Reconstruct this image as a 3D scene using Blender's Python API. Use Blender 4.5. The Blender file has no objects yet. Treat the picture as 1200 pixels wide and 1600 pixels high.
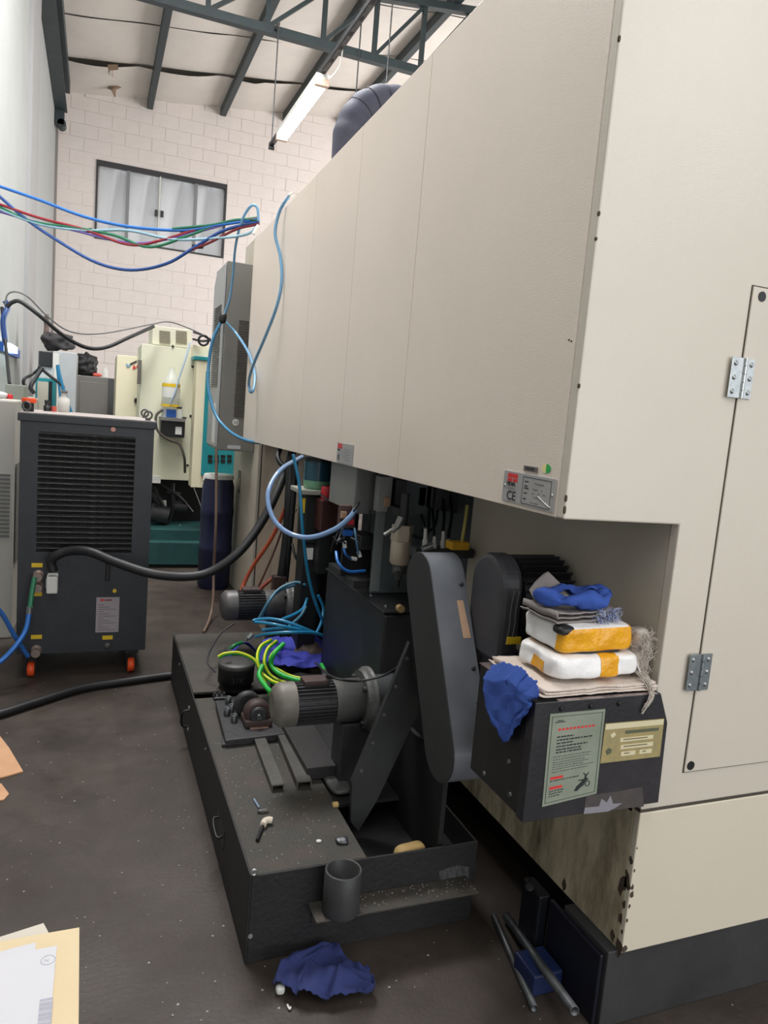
import bpy, math, random
from mathutils import Vector, Matrix, noise
random.seed(7)
PI = math.pi
SC = bpy.context.scene
COL = SC.collection
def lin(c):
    return tuple((v/12.92 if v <= .04045 else ((v+.055)/1.055)**2.4) for v in [x/255 for x in c]) + (1,)

# ------------------------------------------------------------------ camera
F_PX = 1142.98
ya, pa, ra = 0.38265083, -0.12817532, 0.0835011
fw = Vector((math.sin(ya)*math.cos(pa), math.cos(ya)*math.cos(pa), math.sin(pa)))
rt0 = Vector((math.cos(ya), -math.sin(ya), 0)); up0 = rt0.cross(fw)
RT = rt0*math.cos(ra)+up0*math.sin(ra); UP = -rt0*math.sin(ra)+up0*math.cos(ra)
CAM = Vector((0, 0, 1.5))
cd = bpy.data.cameras.new('camera'); cam = bpy.data.objects.new('camera', cd); COL.objects.link(cam)
M = Matrix((RT, UP, -fw)).transposed().to_4x4(); M.translation = CAM
cam.matrix_world = M
cd.sensor_fit = 'VERTICAL'; cd.sensor_height = 36; cd.lens = F_PX/1600*36; cd.clip_start = .02; cd.clip_end = 100
SC.camera = cam
def at(px, py, ax, v):
    """real point seen at a photo pixel, on the plane ax = v"""
    d = fw+RT*((px-600)/F_PX)-UP*((py-800)/F_PX); i = 'xyz'.index(ax)
    return CAM+d*((v-CAM[i])/d[i])

# ------------------------------------------------------------------ light
W = bpy.data.worlds.new('sky'); SC.world = W; W.use_nodes = True
W.node_tree.nodes['Background'].inputs[0].default_value = (.86, .93, 1, 1)
W.node_tree.nodes['Background'].inputs[1].default_value = 1.0
def area(name, loc, target, sx, sy, power, col=(1, 1, 1)):
    l = bpy.data.lights.new(name, 'AREA'); l.shape = 'RECTANGLE'; l.size = sx; l.size_y = sy; l.energy = power; l.color = col
    o = bpy.data.objects.new(name, l); COL.objects.link(o); o.location = loc
    o.rotation_euler = (Vector(target)-Vector(loc)).to_track_quat('-Z', 'Y').to_euler(); return o
area('front_fill', (2.6, -3.7, 1.9), (2.0, 1.3, 1.3), 4.5, 3.4, 112, (1, .98, .965))  # added fill light behind the camera, brightens the machine front
area('skylight_front', (4.6, -2.6, 5.0), (1.5, 1.3, 1.8), 1.9, 2.4, 70, (1, .98, .97))
area('near_aisle_fill', (-0.1, -0.6, 5.7), (0.3, 1.8, 1.0), 1.0, 4.0, 95, (1, .985, .98))  # added fill under the closed roof for the near aisle
area('back_wall_fill', (7.5, 9.2, 3.6), (0.5, 11.2, 2.6), 3.6, 3.6, 470, (1, .965, .955))  # unseen fill light added to brighten the back wall and far hall
area('side_panel_fill', (-0.05, 4.4, 5.7), (0.35, 4.8, 1.5), 0.9, 4.5, 530, (1, .985, .985))  # added fill under the closed roof, lifts side panel and left wall
SC.view_settings.view_transform = 'Standard'; SC.view_settings.look = 'None'
SC.view_settings.exposure = 0.0; SC.view_settings.gamma = 1; SC.view_settings.use_curve_mapping = False

# ------------------------------------------------------------------ materials
MT = {}
def mat(name, c, rough=.5, metal=0, var=0, vscale=6, bump=0, bscale=80, c2=None, emit=0, alpha=1, spec=.5, trans=0, thr=None, stretch=None, coat=0):
    if name in MT: return MT[name]
    m = bpy.data.materials.new(name); m.use_nodes = True; nt = m.node_tree; N = nt.nodes; L = nt.links
    b = N['Principled BSDF']; b.inputs['Base Color'].default_value = lin(c)
    b.inputs['Roughness'].default_value = rough; b.inputs['Metallic'].default_value = metal
    b.inputs['Specular IOR Level'].default_value = spec
    b.inputs['Coat Weight'].default_value = coat
    if trans: b.inputs['Transmission Weight'].default_value = trans
    if alpha < 1: b.inputs['Alpha'].default_value = alpha
    if emit:
        b.inputs['Emission Color'].default_value = lin(c); b.inputs['Emission Strength'].default_value = emit
    tc = N.new('ShaderNodeTexCoord'); mp = N.new('ShaderNodeMapping'); L.new(tc.outputs['Object'], mp.inputs[0])
    if stretch: mp.inputs['Scale'].default_value = stretch
    if c2 or var:
        n = N.new('ShaderNodeTexNoise'); n.inputs['Scale'].default_value = vscale; n.inputs['Detail'].default_value = 7; n.inputs['Roughness'].default_value = .65
        L.new(mp.outputs[0], n.inputs['Vector'])
        r = N.new('ShaderNodeValToRGB'); L.new(n.outputs['Fac'], r.inputs[0])
        lo, hi = thr or (.3, .7)
        r.color_ramp.elements[0].position = lo; r.color_ramp.elements[1].position = hi
        if c2: a, z = lin(c), lin(c2)
        else:
            a = lin([max(0, v-var) for v in c]); z = lin([min(255, v+var) for v in c])
        r.color_ramp.elements[0].color = a; r.color_ramp.elements[1].color = z
        L.new(r.outputs[0], b.inputs['Base Color'])
    if bump:
        n2 = N.new('ShaderNodeTexNoise'); n2.inputs['Scale'].default_value = bscale; n2.inputs['Detail'].default_value = 3
        L.new(mp.outputs[0], n2.inputs['Vector'])
        bp = N.new('ShaderNodeBump'); bp.inputs['Strength'].default_value = bump; bp.inputs['Distance'].default_value = .01
        L.new(n2.outputs['Fac'], bp.inputs['Height']); L.new(bp.outputs[0], b.inputs['Normal'])
    MT[name] = m; return m
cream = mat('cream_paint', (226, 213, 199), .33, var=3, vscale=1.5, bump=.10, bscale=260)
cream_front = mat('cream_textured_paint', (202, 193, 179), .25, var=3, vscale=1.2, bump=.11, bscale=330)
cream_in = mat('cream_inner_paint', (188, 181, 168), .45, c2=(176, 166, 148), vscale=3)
seam = mat('seam_dark', (70, 62, 55), .8)
rust = mat('chipped_dark', (52, 42, 34), .8, c2=(84, 70, 54), vscale=40)
plinth_m = mat('plinth_grey', (46, 46, 47), .6, var=8, vscale=5, bump=.1, bscale=40)
black_m = mat('machine_black', (26, 26, 28), .42, var=8, vscale=9, bump=.06, bscale=120)
black_face = mat('black_painted_plate', (34, 34, 37), .38, c2=(60, 55, 58), vscale=4, thr=(.45, .75), bump=.08, bscale=90)
guard_lit = mat('guard_lit_grey', (114, 117, 123), .36, var=7, vscale=10, bump=.08, bscale=60)  # guard rim, its colour lightened as the lit face
guard_shaded = mat('guard_shaded_grey', (46, 46, 47), .5, var=5, vscale=10)  # same guard, shade of the flat side put into the colour
dark_m = mat('near_black', (16, 16, 17), .6, var=3, vscale=12)
bin_m = mat('tank_charcoal', (26, 26, 27), .6, c2=(36, 34, 33), vscale=7, thr=(.4, .75), bump=.2, bscale=70)
bin_top = mat('tank_cover_dusty', (58, 56, 51), .7, c2=(76, 64, 55), vscale=9, thr=(.45, .8), bump=.35, bscale=160)
castg = mat('cast_grey', (86, 86, 84), .5, metal=.2, var=14, vscale=14, bump=.3, bscale=50)
castd = mat('cast_dark', (50, 50, 52), .5, metal=.1, var=8, vscale=14, bump=.2, bscale=50)
brown = mat('rusty_brown', (72, 50, 44), .6, c2=(52, 44, 44), vscale=18)
steel = mat('steel', (176, 178, 178), .3, metal=.9, var=12, vscale=30)
steel_d = mat('steel_dull', (88, 90, 92), .42, metal=.8, var=15, vscale=25)
alu = mat('plate_aluminium', (168, 167, 166), .45, metal=.25, var=5, vscale=20)
blackp = mat('black_plastic', (20, 20, 21), .45)
rubber = mat('black_rubber', (26, 27, 29), .5)
blue_hose = mat('blue_hose', (40, 108, 190), .3, coat=.3)
lb_hose = mat('pale_blue_hose', (104, 152, 186), .3, coat=.3)
tq_hose = mat('teal_blue_hose', (36, 128, 172), .3, coat=.3)
navy_hose = mat('navy_blue_hose', (44, 78, 140), .35)
green_hose = mat('green_hose', (46, 120, 86), .35)
red_hose = mat('red_hose', (150, 46, 56), .35)
orange_hose = mat('orange_hose', (176, 82, 54), .4)
brown_hose = mat('brown_hose', (112, 92, 80), .5)
grn_cab = mat('bright_green_cable', (34, 172, 66), .4)
yel_cab = mat('yellow_stripe', (206, 214, 40), .4)
white_p = mat('white_plastic', (214, 214, 208), .4)
orange_p = mat('orange_plastic', (236, 84, 36), .4)
red_p = mat('red_plastic', (196, 36, 44), .4)
yel_p = mat('yellow_label', (222, 186, 34), .5)
blue_p = mat('blue_plastic', (28, 92, 178), .4)
chill = mat('chiller_blue_grey', (46, 49, 54), .42, var=4, vscale=8, bump=.08, bscale=150)
chill_top = mat('chiller_lid_dusty', (160, 152, 148), .6, var=9, vscale=12)
green_p = mat('cnc_pale_green', (214, 214, 190), .5, var=3, vscale=3)
cream2 = mat('cnc_cream', (222, 214, 186), .5, var=3, vscale=3)
teal = mat('cnc_teal', (28, 134, 142), .45, var=4, vscale=3)
teal_d = mat('cnc_teal_dark', (22, 60, 62), .5, c2=(34, 82, 78), vscale=6)
navy = mat('drum_navy', (24, 29, 60), .4, var=5, vscale=5)
grey_l = mat('light_grey_paint', (176, 180, 182), .5, var=4, vscale=5)
grey_m = mat('mid_grey_paint', (112, 110, 106), .5, var=4, vscale=5)
cool_m = mat('cooling_unit_grey', (120, 118, 112), .4, var=5, vscale=4)
cool_s = mat('cooling_unit_door_grey', (164, 166, 166), .4, var=4, vscale=4)
truss_m = mat('roof_steel_teal', (50, 60, 62), .55, c2=(58, 70, 73), vscale=5)
wall_m = mat('wall_back_paint', (228, 219, 213), .8, var=4, vscale=3, bump=.2, bscale=30)
wall_l = mat('wall_left_paint', (170, 173, 171), .75, var=3, vscale=2, bump=.15, bscale=12)
ins_m = mat('insulation_white', (222, 216, 208), .55, var=5, vscale=2, bump=.25, bscale=9)
rag_blue = mat('rag_blue', (40, 72, 152), .85, c2=(52, 86, 168), vscale=14, bump=.35, bscale=500)
rag_navy = mat('rag_navy', (34, 44, 92), .95, c2=(44, 54, 104), vscale=14, bump=.35, bscale=500)
rag_violet = mat('rag_violet_blue', (48, 54, 150), .85, c2=(60, 66, 168), vscale=10, bump=.35, bscale=500)
rag_grey = mat('rag_grey', (150, 142, 138), .9, c2=(132, 126, 124), vscale=20, bump=.35, bscale=500)
rag_beige = mat('rag_beige', (216, 202, 190), .9, c2=(190, 168, 150), vscale=14, thr=(.5, .85), bump=.45, bscale=300)
fray_m = mat('fray_threads', (198, 188, 176), .9, c2=(168, 158, 150), vscale=30)
pack_w = mat('package_white', (236, 234, 232), .35, var=3, vscale=12, bump=.4, bscale=35)
pack_y = mat('package_yellow_tape', (238, 172, 28), .3, c2=(216, 150, 30), vscale=22, bump=.5, bscale=50)
card = mat('cardboard', (196, 152, 116), .85, var=6, vscale=10)
paper_w = mat('paper_white', (206, 206, 210), .7)
folder_m = mat('folder_manila', (216, 196, 158), .7, var=3, vscale=12)
folder_b = mat('folder_beige', (206, 198, 184), .7)
ink_g = mat('ink_grey', (172, 172, 184), .8)
ink = mat('ink_black', (34, 34, 36), .7)
red_ink = mat('ink_red', (206, 48, 48), .6)
gold = mat('gold_plate', (176, 158, 104), .4, metal=.2, c2=(150, 140, 104), vscale=60)
gold_l = mat('gold_plate_light', (206, 196, 160), .5)
greenplate = mat('warning_plate_green_grey', (146, 152, 136), .4, metal=.1, c2=(128, 136, 120), vscale=10)
tube_e = mat('fluorescent_tube', (255, 255, 250), .5, emit=14)
green_e = mat('distant_tube_green', (206, 255, 220), .5, emit=1.6)
lamp_e = mat('workbench_lamp', (235, 255, 255), .5, emit=8)
fabric_d = mat('duct_fabric', (84, 84, 96), .7, c2=(62, 66, 84), vscale=9)
frost = mat('window_glass', (236, 240, 244), .25, alpha=.22)
curt = mat('curtain_white', (228, 228, 230), .8)
beige_metal = mat('filter_bowl_beige', (186, 172, 152), .4, metal=.2)
greyplate = mat('valve_plate_grey', (92, 100, 102), .5, var=6, vscale=6)
tape_tan = mat('tan_tape', (206, 168, 138), .6, var=8, vscale=20)
bottle_m = mat('clear_bottle', (225, 228, 222), .15, alpha=.45)
orangewood = mat('wood_block', (178, 150, 96), .7)

def stained(name, base, stains, scale, lo, hi, rough, stretch, bump=.1):
    """paint with oily stains of their own shape"""
    m = mat(name, base, rough, c2=stains, vscale=scale, thr=(lo, hi), stretch=stretch, bump=bump, bscale=60); return m
base_dirty = stained('cream_oil_stained', (66, 50, 28), (194, 182, 154), 6, .33, .57, .5, (1, 1, .35))
def floor_mat():
    m = bpy.data.materials.new('concrete_floor'); m.use_nodes = True; nt = m.node_tree; N = nt.nodes; L = nt.links
    b = N['Principled BSDF']; b.inputs['Roughness'].default_value = .55
    tc = N.new('ShaderNodeTexCoord')
    def nz(s, d, ro=.6):
        n = N.new('ShaderNodeTexNoise'); n.inputs['Scale'].default_value = s; n.inputs['Detail'].default_value = d; n.inputs['Roughness'].default_value = ro
        L.new(tc.outputs['Object'], n.inputs['Vector']); return n
    def ramp(src, p0, c0, p1, c1):
        r = N.new('ShaderNodeValToRGB'); L.new(src, r.inputs[0]); e = r.color_ramp.elements
        e[0].position = p0; e[0].color = c0; e[1].position = p1; e[1].color = c1; return r
    def mix(t, f, a, bb):
        x = N.new('ShaderNodeMix'); x.data_type = 'RGBA'; x.blend_type = t
        if isinstance(f, float): x.inputs[0].default_value = f
        else: L.new(f, x.inputs[0])
        L.new(a, x.inputs[6]); L.new(bb, x.inputs[7]); return x.outputs[2]
    big = ramp(nz(1.3, 8, .7).outputs['Fac'], .35, lin((68, 56, 49)), .68, lin((106, 95, 85)))
    mid = ramp(nz(6, 8, .7).outputs['Fac'], .35, lin((150, 145, 140)), .7, lin((205, 205, 205)))
    fine = ramp(nz(140, 3).outputs['Fac'], .3, lin((170, 170, 170)), .7, lin((230, 230, 230)))
    c = mix('MULTIPLY', .8, big.outputs[0], mid.outputs[0]); c = mix('MULTIPLY', .6, c, fine.outputs[0])
    vs = N.new('ShaderNodeTexVoronoi'); vs.inputs['Scale'].default_value = 14; L.new(tc.outputs['Object'], vs.inputs['Vector'])
    sp = ramp(vs.outputs['Distance'], .035, (1, 1, 1, 1), .06, (0, 0, 0, 1))
    wc = N.new('ShaderNodeRGB'); wc.outputs[0].default_value = lin((150, 148, 142))
    c = mix('MIX', sp.outputs[0], c, wc.outputs[0])
    L.new(c, b.inputs['Base Color'])
    rr = ramp(nz(3, 5).outputs['Fac'], .3, (.46, .46, .46, 1), .7, (.7, .7, .7, 1)); L.new(rr.outputs[0], b.inputs['Roughness'])
    bp = N.new('ShaderNodeBump'); bp.inputs['Strength'].default_value = .15; bp.inputs['Distance'].default_value = .01
    L.new(nz(60, 6).outputs['Fac'], bp.inputs['Height']); L.new(bp.outputs[0], b.inputs['Normal']); return m
floor_m = floor_mat()

# ------------------------------------------------------------------ mesh builder
WL = {}          # world location of every object built
class MB:
    def __init__(s): s.v = []; s.f = []; s.sm = []
    def add(s, vs, fs, smooth=False):
        o = len(s.v); s.v += [Vector(v) for v in vs]; s.f += [tuple(o+i for i in f) for f in fs]; s.sm += [smooth]*len(fs); return s
    def box(s, x0, x1, y0, y1, z0, z1):
        return s.add([(x0, y0, z0), (x1, y0, z0), (x1, y1, z0), (x0, y1, z0), (x0, y0, z1), (x1, y0, z1), (x1, y1, z1), (x0, y1, z1)],
                     [(3, 2, 1, 0), (4, 5, 6, 7), (0, 1, 5, 4), (1, 2, 6, 5), (2, 3, 7, 6), (3, 0, 4, 7)])
    def beam(s, a, b, w, h, upv=(0, 0, 1)):
        a, b = Vector(a), Vector(b); d = (b-a).normalized(); r = d.cross(Vector(upv)).normalized(); u = r.cross(d)
        vs = [p+r*(i*w/2)+u*(j*h/2) for p in (a, b) for i, j in ((-1, -1), (1, -1), (1, 1), (-1, 1))]
        return s.add(vs, [(3, 2, 1, 0), (4, 5, 6, 7), (0, 1, 5, 4), (1, 2, 6, 5), (2, 3, 7, 6), (3, 0, 4, 7)])
    def prism(s, pts, ext):
        n = len(pts); ext = Vector(ext); vs = [Vector(p) for p in pts]+[Vector(p)+ext for p in pts]
        nm = Vector((0, 0, 0))
        for i in range(n): nm += vs[i].cross(vs[(i+1) % n])
        fl = nm.dot(ext) > 0
        fs = [tuple(range(n)), tuple(range(2*n-1, n-1, -1))]+[(i, i+n, (i+1) % n+n, (i+1) % n) for i in range(n)]
        if fl: fs = [tuple(reversed(f)) for f in fs]
        return s.add(vs, fs)
    def lathe(s, o, axis, prof, seg=24, smooth=True, caps=True):
        """prof: (distance along axis, radius)"""
        o = Vector(o); a = Vector(axis).normalized(); r = a.orthogonal().normalized(); u = a.cross(r)
        vs = []; fs = []
        for t, R in prof:
            for k in range(seg):
                th = 2*PI*k/seg; vs.append(o+a*t+(r*math.cos(th)+u*math.sin(th))*R)
        for i in range(len(prof)-1):
            for k in range(seg):
                k2 = (k+1) % seg; fs.append((i*seg+k, i*seg+k2, (i+1)*seg+k2, (i+1)*seg+k))
        s.add(vs, fs, smooth)
        if caps:
            s.add(vs[:seg], [tuple(reversed(range(seg)))]); s.add(vs[-seg:], [tuple(range(seg))])
        return s
    def cyl(s, a, b, r, r2=None, seg=20):
        a, b = Vector(a), Vector(b); return s.lathe(a, b-a, [(0, r), ((b-a).length, r if r2 is None else r2)], seg)
    def tube(s, pts, r, seg=8, sub=6, closed=False):
        P = [Vector(p) for p in pts]
        if len(P) > 2 and sub > 1:
            Q = []
            for i in range(len(P)-1):
                p0 = P[i-1] if i else P[0]*2-P[1]; p1, p2 = P[i], P[i+1]; p3 = P[i+2] if i+2 < len(P) else P[-1]*2-P[-2]
                for k in range(sub):
                    t = k/sub; Q.append(.5*((2*p1)+(p2-p0)*t+(2*p0-5*p1+4*p2-p3)*t*t+(3*p1-p0-3*p2+p3)*t**3))
            Q.append(P[-1]); P = Q
        vs = []; fs = []; n = len(P); ref = None
        for i, p in enumerate(P):
            t = (P[min(i+1, n-1)]-P[max(i-1, 0)])
            t = t.normalized() if t.length > 1e-9 else Vector((0, 0, 1))
            if ref is None: ref = t.orthogonal().normalized()
            ref = (ref-t*ref.dot(t)); ref = ref.normalized() if ref.length > 1e-6 else t.orthogonal().normalized(); u = t.cross(ref)
            rr = r(i/(n-1)) if callable(r) else r
            for k in range(seg):
                th = 2*PI*k/seg; vs.append(p+(ref*math.cos(th)+u*math.sin(th))*rr)
        for i in range(n-1):
            for k in range(seg):
                k2 = (k+1) % seg; fs.append((i*seg+k, i*seg+k2, (i+1)*seg+k2, (i+1)*seg+k))
        s.add(vs, fs, True); s.add(vs[:seg], [tuple(reversed(range(seg)))]); s.add(vs[-seg:], [tuple(range(seg))]); return s
    def torus(s, c, axis, R, r, seg=20, rs=8):
        c = Vector(c); a = Vector(axis).normalized(); x = a.orthogonal().normalized(); y = a.cross(x); vs = []; fs = []
        for i in range(seg):
            th = 2*PI*i/seg; d = x*math.cos(th)+y*math.sin(th)
            for k in range(rs):
                ph = 2*PI*k/rs; vs.append(c+d*(R+r*math.cos(ph))+a*(r*math.sin(ph)))
        for i in range(seg):
            for k in range(rs):
                i2 = (i+1) % seg; k2 = (k+1) % rs; fs.append((i*rs+k, i2*rs+k, i2*rs+k2, i*rs+k2))
        return s.add(vs, fs, True)
    def grid(s, fn, nu, nv, smooth=True):
        vs = [fn(i/nu, j/nv) for j in range(nv+1) for i in range(nu+1)]
        fs = [(j*(nu+1)+i, j*(nu+1)+i+1, (j+1)*(nu+1)+i+1, (j+1)*(nu+1)+i) for j in range(nv) for i in range(nu)]
        return s.add(vs, fs, smooth)
    def soft(s, c, d, n=10, p=6, lump=0, seed=0, keep=None, grow=0, rz=0):
        """rounded, slightly lumpy box"""
        c = Vector(c); idx = {}; vs = []; fs = []; cs, sn = math.cos(rz), math.sin(rz)
        def vert(a, b, cc):
            k = (a, b, cc)
            if k in idx: return idx[k]
            q = Vector((a/n*2-1, b/n*2-1, cc/n*2-1)); l = (abs(q.x)**p+abs(q.y)**p+abs(q.z)**p)**(1/p); q = q/l
            w = Vector((q.x*d[0]/2, q.y*d[1]/2, q.z*d[2]/2))
            if lump: w += w.normalized()*lump*(noise.noise((w+c)*22+Vector((seed, seed, seed))))
            w += w.normalized()*grow
            w = Vector((w.x*cs-w.y*sn, w.x*sn+w.y*cs, w.z))
            idx[k] = len(vs); vs.append(c+w); return idx[k]
        def q4(*ks):
            m = sum((Vector(k) for k in ks), Vector((0, 0, 0)))/4/n*2-Vector((1, 1, 1))
            if keep is None or keep(m): fs.append(tuple(vert(*k) for k in ks))
        for i in range(n):
            for j in range(n):
                q4((i, j, 0), (i, j+1, 0), (i+1, j+1, 0), (i+1, j, 0)); q4((i, j, n), (i+1, j, n), (i+1, j+1, n), (i, j+1, n))
                q4((i, 0, j), (i+1, 0, j), (i+1, 0, j+1), (i, 0, j+1)); q4((i, n, j), (i, n, j+1), (i+1, n, j+1), (i+1, n, j))
                q4((0, i, j), (0, i, j+1), (0, i+1, j+1), (0, i+1, j)); q4((n, i, j), (n, i+1, j), (n, i+1, j+1), (n, i, j+1))
        return s.add(vs, fs, True)
    def build(s, name, m, parent=None, bevel=0, solid=0, label=None, cat=None, group=None, kind=None, base=None):
        if parent is not None: o0 = WL[parent.name] if base is None else Vector(base)
        elif base is not None: o0 = Vector(base)
        else:
            xs = [v.x for v in s.v]; ys = [v.y for v in s.v]; zs = [v.z for v in s.v]
            o0 = Vector(((min(xs)+max(xs))/2, (min(ys)+max(ys))/2, min(zs)))
        me = bpy.data.meshes.new(name); me.from_pydata([v-o0 for v in s.v], [], s.f); me.update()
        me.polygons.foreach_set('use_smooth', s.sm); me.materials.append(m)
        o = bpy.data.objects.new(name, me); COL.objects.link(o)
        if parent is not None: o.parent = parent; o.location = o0-WL[parent.name]
        else: o.location = o0
        WL[o.name] = o0
        if solid:
            q = o.modifiers.new('solidify', 'SOLIDIFY'); q.thickness = solid; q.offset = 0
        if bevel:
            q = o.modifiers.new('bevel', 'BEVEL'); q.width = bevel; q.segments = 2; q.limit_method = 'ANGLE'; q.angle_limit = .6
        if label: o['label'] = label
        if cat: o['category'] = cat
        if group: o['group'] = group
        if kind: o['kind'] = kind
        return o
def thing(name, label, cat, loc, group=None, kind=None):
    o = bpy.data.objects.new(name, None); o.empty_display_size = .05; COL.objects.link(o); o.location = loc; WL[o.name] = Vector(loc)
    if kind: o['kind'] = kind
    if label: o['label'] = label
    if cat: o['category'] = cat
    if group: o['group'] = group
    return o
def inst(src, off, label=None, parent=None):
    o = src.copy(); COL.objects.link(o); o.location = src.location+Vector(off); WL[o.name] = WL[src.name]+Vector(off)
    if parent is not None: o.parent = parent; o.location = WL[o.name]-WL[parent.name]
    return o
def struct(name, mb, m, **k): return mb.build(name, m, kind='structure', **k)
def text(body, name, m, parent, org, size, face='y', ext=.0006, align='LEFT', sx=1, bold=0):
    """flat lettering; face 'y' reads on a plane facing -Y, 'x' on a plane facing -X, 'z' facing up"""
    cu = bpy.data.curves.new(name, 'FONT'); cu.body = body; cu.size = size; cu.extrude = ext; cu.align_x = align; cu.offset = bold; cu.resolution_u = 3
    t = bpy.data.objects.new('tmp', cu); COL.objects.link(t)
    bpy.context.view_layer.update()
    me = bpy.data.meshes.new_from_object(t.evaluated_get(bpy.context.evaluated_depsgraph_get()))
    bpy.data.objects.remove(t); bpy.data.curves.remove(cu)
    ax = {'y': ((1, 0, 0), (0, 0, 1)), 'x': ((0, -1, 0), (0, 0, 1)), 'z': ((1, 0, 0), (0, 1, 0))}[face]
    X, Y = Vector(ax[0]), Vector(ax[1]); Z = X.cross(Y)
    mb = MB(); mb.add([Vector(org)+X*(v.co.x*sx)+Y*v.co.y+Z*v.co.z for v in me.vertices], [tuple(p.vertices) for p in me.polygons])
    bpy.data.meshes.remove(me)
    return mb.build(name, m, parent)
def cable(name, pts, r, m, label=None, cat='hose', parent=None, group=None, seg=8, **k):
    return MB().tube(pts, r, seg).build(name, m, parent, label=label, cat=cat if parent is None else None, group=group, **k)
def px(lst): return [at(a, b, 'y', d) for a, b, d in lst]
def pbox(mb, x0, y0, x1, y1, Y, dep):
    a = at(x0, y0, 'y', Y); b = at(x1, y1, 'y', Y); c = at(x0, y1, 'y', Y); d = at(x1, y0, 'y', Y)
    X0 = (a.x+c.x)/2; X1 = (b.x+d.x)/2; Z1 = (a.z+d.z)/2; Z0 = (b.z+c.z)/2
    mb.box(X0, X1, Y, Y+dep, Z0, Z1); return X0, X1, Z0, Z1
def cloth(name, corners, m, fold=.01, freq=14, seed=0, n=26, zig=.004, thick=.0015, lift=None, **k):
    A, B, C, D = [Vector(c) for c in corners]   # A-B near edge, D-C far edge
    nrm = (B-A).cross(D-A).normalized()
    if nrm.z < 0: nrm = -nrm
    def fn(u, v):
        p = A.lerp(B, u).lerp(D.lerp(C, u), v)
        w = noise.noise(Vector((p.x*freq+seed, p.y*freq, p.z*freq+seed*2)))+.5*noise.noise(Vector((p.x*freq*2.3+seed, p.y*freq*2.3, p.z*freq*2.3)))
        e = 1-abs(noise.noise(Vector((p.x*freq*.7-seed, p.y*freq*.9, p.z*freq*.7))))*2.2
        p = p+nrm*fold*(.6*w+.8*max(0, e)**3+.45)
        if zig:
            i = round(u*n); j = round(v*n); s = zig*(1 if (i+j) % 2 else -1)
            if i == 0: p -= (B-A).normalized()*s
            if i == n: p += (B-A).normalized()*s
            if j == 0: p -= (D-A).normalized()*s
            if j == n: p += (D-A).normalized()*s
        ed = noise.noise(Vector((u*3+seed, v*3, seed)))*.02
        p += (B-A).normalized()*ed*(1 if u in (0, 1) else .5)
        if lift: p = lift(p, u, v)
        return p
    return MB().grid(fn, n, n).build(name, m, solid=thick, **k)

# ------------------------------------------------------------------ the hall
XL, YB = -.69, 13.0
struct('floor', MB().box(XL-.2, 9, -4, YB+.2, -.1, 0), floor_m, base=(0, 0, 0))
def roof_z(x): return 6.00+.128*(x+.69)
struct('wall_left', MB().box(XL-.2, XL, -4, YB+.2, 0, 6.6), wall_l)
struct('wall_right', MB().box(9, 9.2, -4, YB+.2, 0, 7.3), wall_l)
wx0, wx1 = -.10, 1.93; wz0, wz1 = 3.93, 5.12
wb = struct('wall_back', MB().box(XL-.2, wx0, YB, YB+.2, 0, 7.3).box(wx1, 9.2, YB, YB+.2, 0, 7.3).box(wx0, wx1, YB, YB+.2, 0, wz0).box(wx0, wx1, YB, YB+.2, wz1, 7.3), wall_m, base=(0, YB, 0))
# painted concrete blocks, laid in running bond
bm_cache = {}
def block(x0, x1, z0, z1):
    key = (round(x1-x0, 3), round(z1-z0, 3))
    if key not in bm_cache:
        w, h = key; o = MB().add([Vector(q)+Vector((x0, YB, z0)) for q in ((0.003, -.004, .003), (w-.003, -.004, .003), (w-.003, -.004, h-.003), (.003, -.004, h-.003), (0, .02, 0), (w, .02, 0), (w, .02, h), (0, .02, h))],
                                [(0, 1, 2, 3), (0, 4, 5, 1), (1, 5, 6, 2), (2, 6, 7, 3), (3, 7, 4, 0), (7, 6, 5, 4)]).build('block', wall_m, wb, base=(x0, YB, z0)); bm_cache[key] = (o, Vector((x0, YB, z0))); o.location.y -= .006*random.random(); return
    o, p = bm_cache[key]; inst(o, Vector((x0, YB, z0))-p-Vector((0, random.random()*.004, 0)))
count = 0
for r in range(10, 34):
    z0 = r*.2; z1 = z0+.2
    x = XL-(.2 if r % 2 else 0)
    while x < 3.5:
        a, b = max(x, XL), x+.4; x += .4
        if z0 > roof_z(a)-.05: continue
        spans = [(a, b)]
        if z1 > wz0+.02 and z0 < wz1-.02: spans = [(a, min(b, wx0))]+[(max(a, wx1), b)]
        for (p, q) in spans:
            if q-p > .03 and count < 295: block(p, q, z0, z1); count += 1
# ceiling: white insulation blankets laid across the roof
cl = thing('ceiling', None, None, (0, 0, 6), kind='structure')
MB().add([(XL-.2, -4, roof_z(XL-.2)+.12), (9.2, -4, roof_z(9.2)+.12), (9.2, YB+.2, roof_z(9.2)+.12), (XL-.2, YB+.2, roof_z(XL-.2)+.12)], [(0, 1, 2, 3)]).build('roof_sheet', ins_m, cl, solid=.02)
seams = [13.0, 11.75, 10.45, 9.15, 7.85, 6.55, 5.25, 3.95, 2.65, 1.35, .05, -1.3, -2.6, -4]
purl_x = [-.69, .66, 1.80, 2.83, 3.85]
for i in range(len(seams)-1):
    y1, y0 = seams[i], seams[i+1]
    def fn(u, v, y0=y0, y1=y1, i=i):
        x = XL+u*9.7; y = y0+v*(y1-y0)
        k = (x-XL) % 1.14/1.14; sag = math.sin(k*PI)
        e = ((.055*sag if i == 0 else .010)*(1-v)**7)*(1 if x < 2.2 else .4)+.012*sag
        return Vector((x, y, roof_z(x)-e+.012*noise.noise(Vector((x*2, y*2, i)))+(.02 if v > .98 and i == 1 else 0)))
    MB().grid(fn, 70, 8).build('insulation_strip', ins_m, cl)
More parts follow.
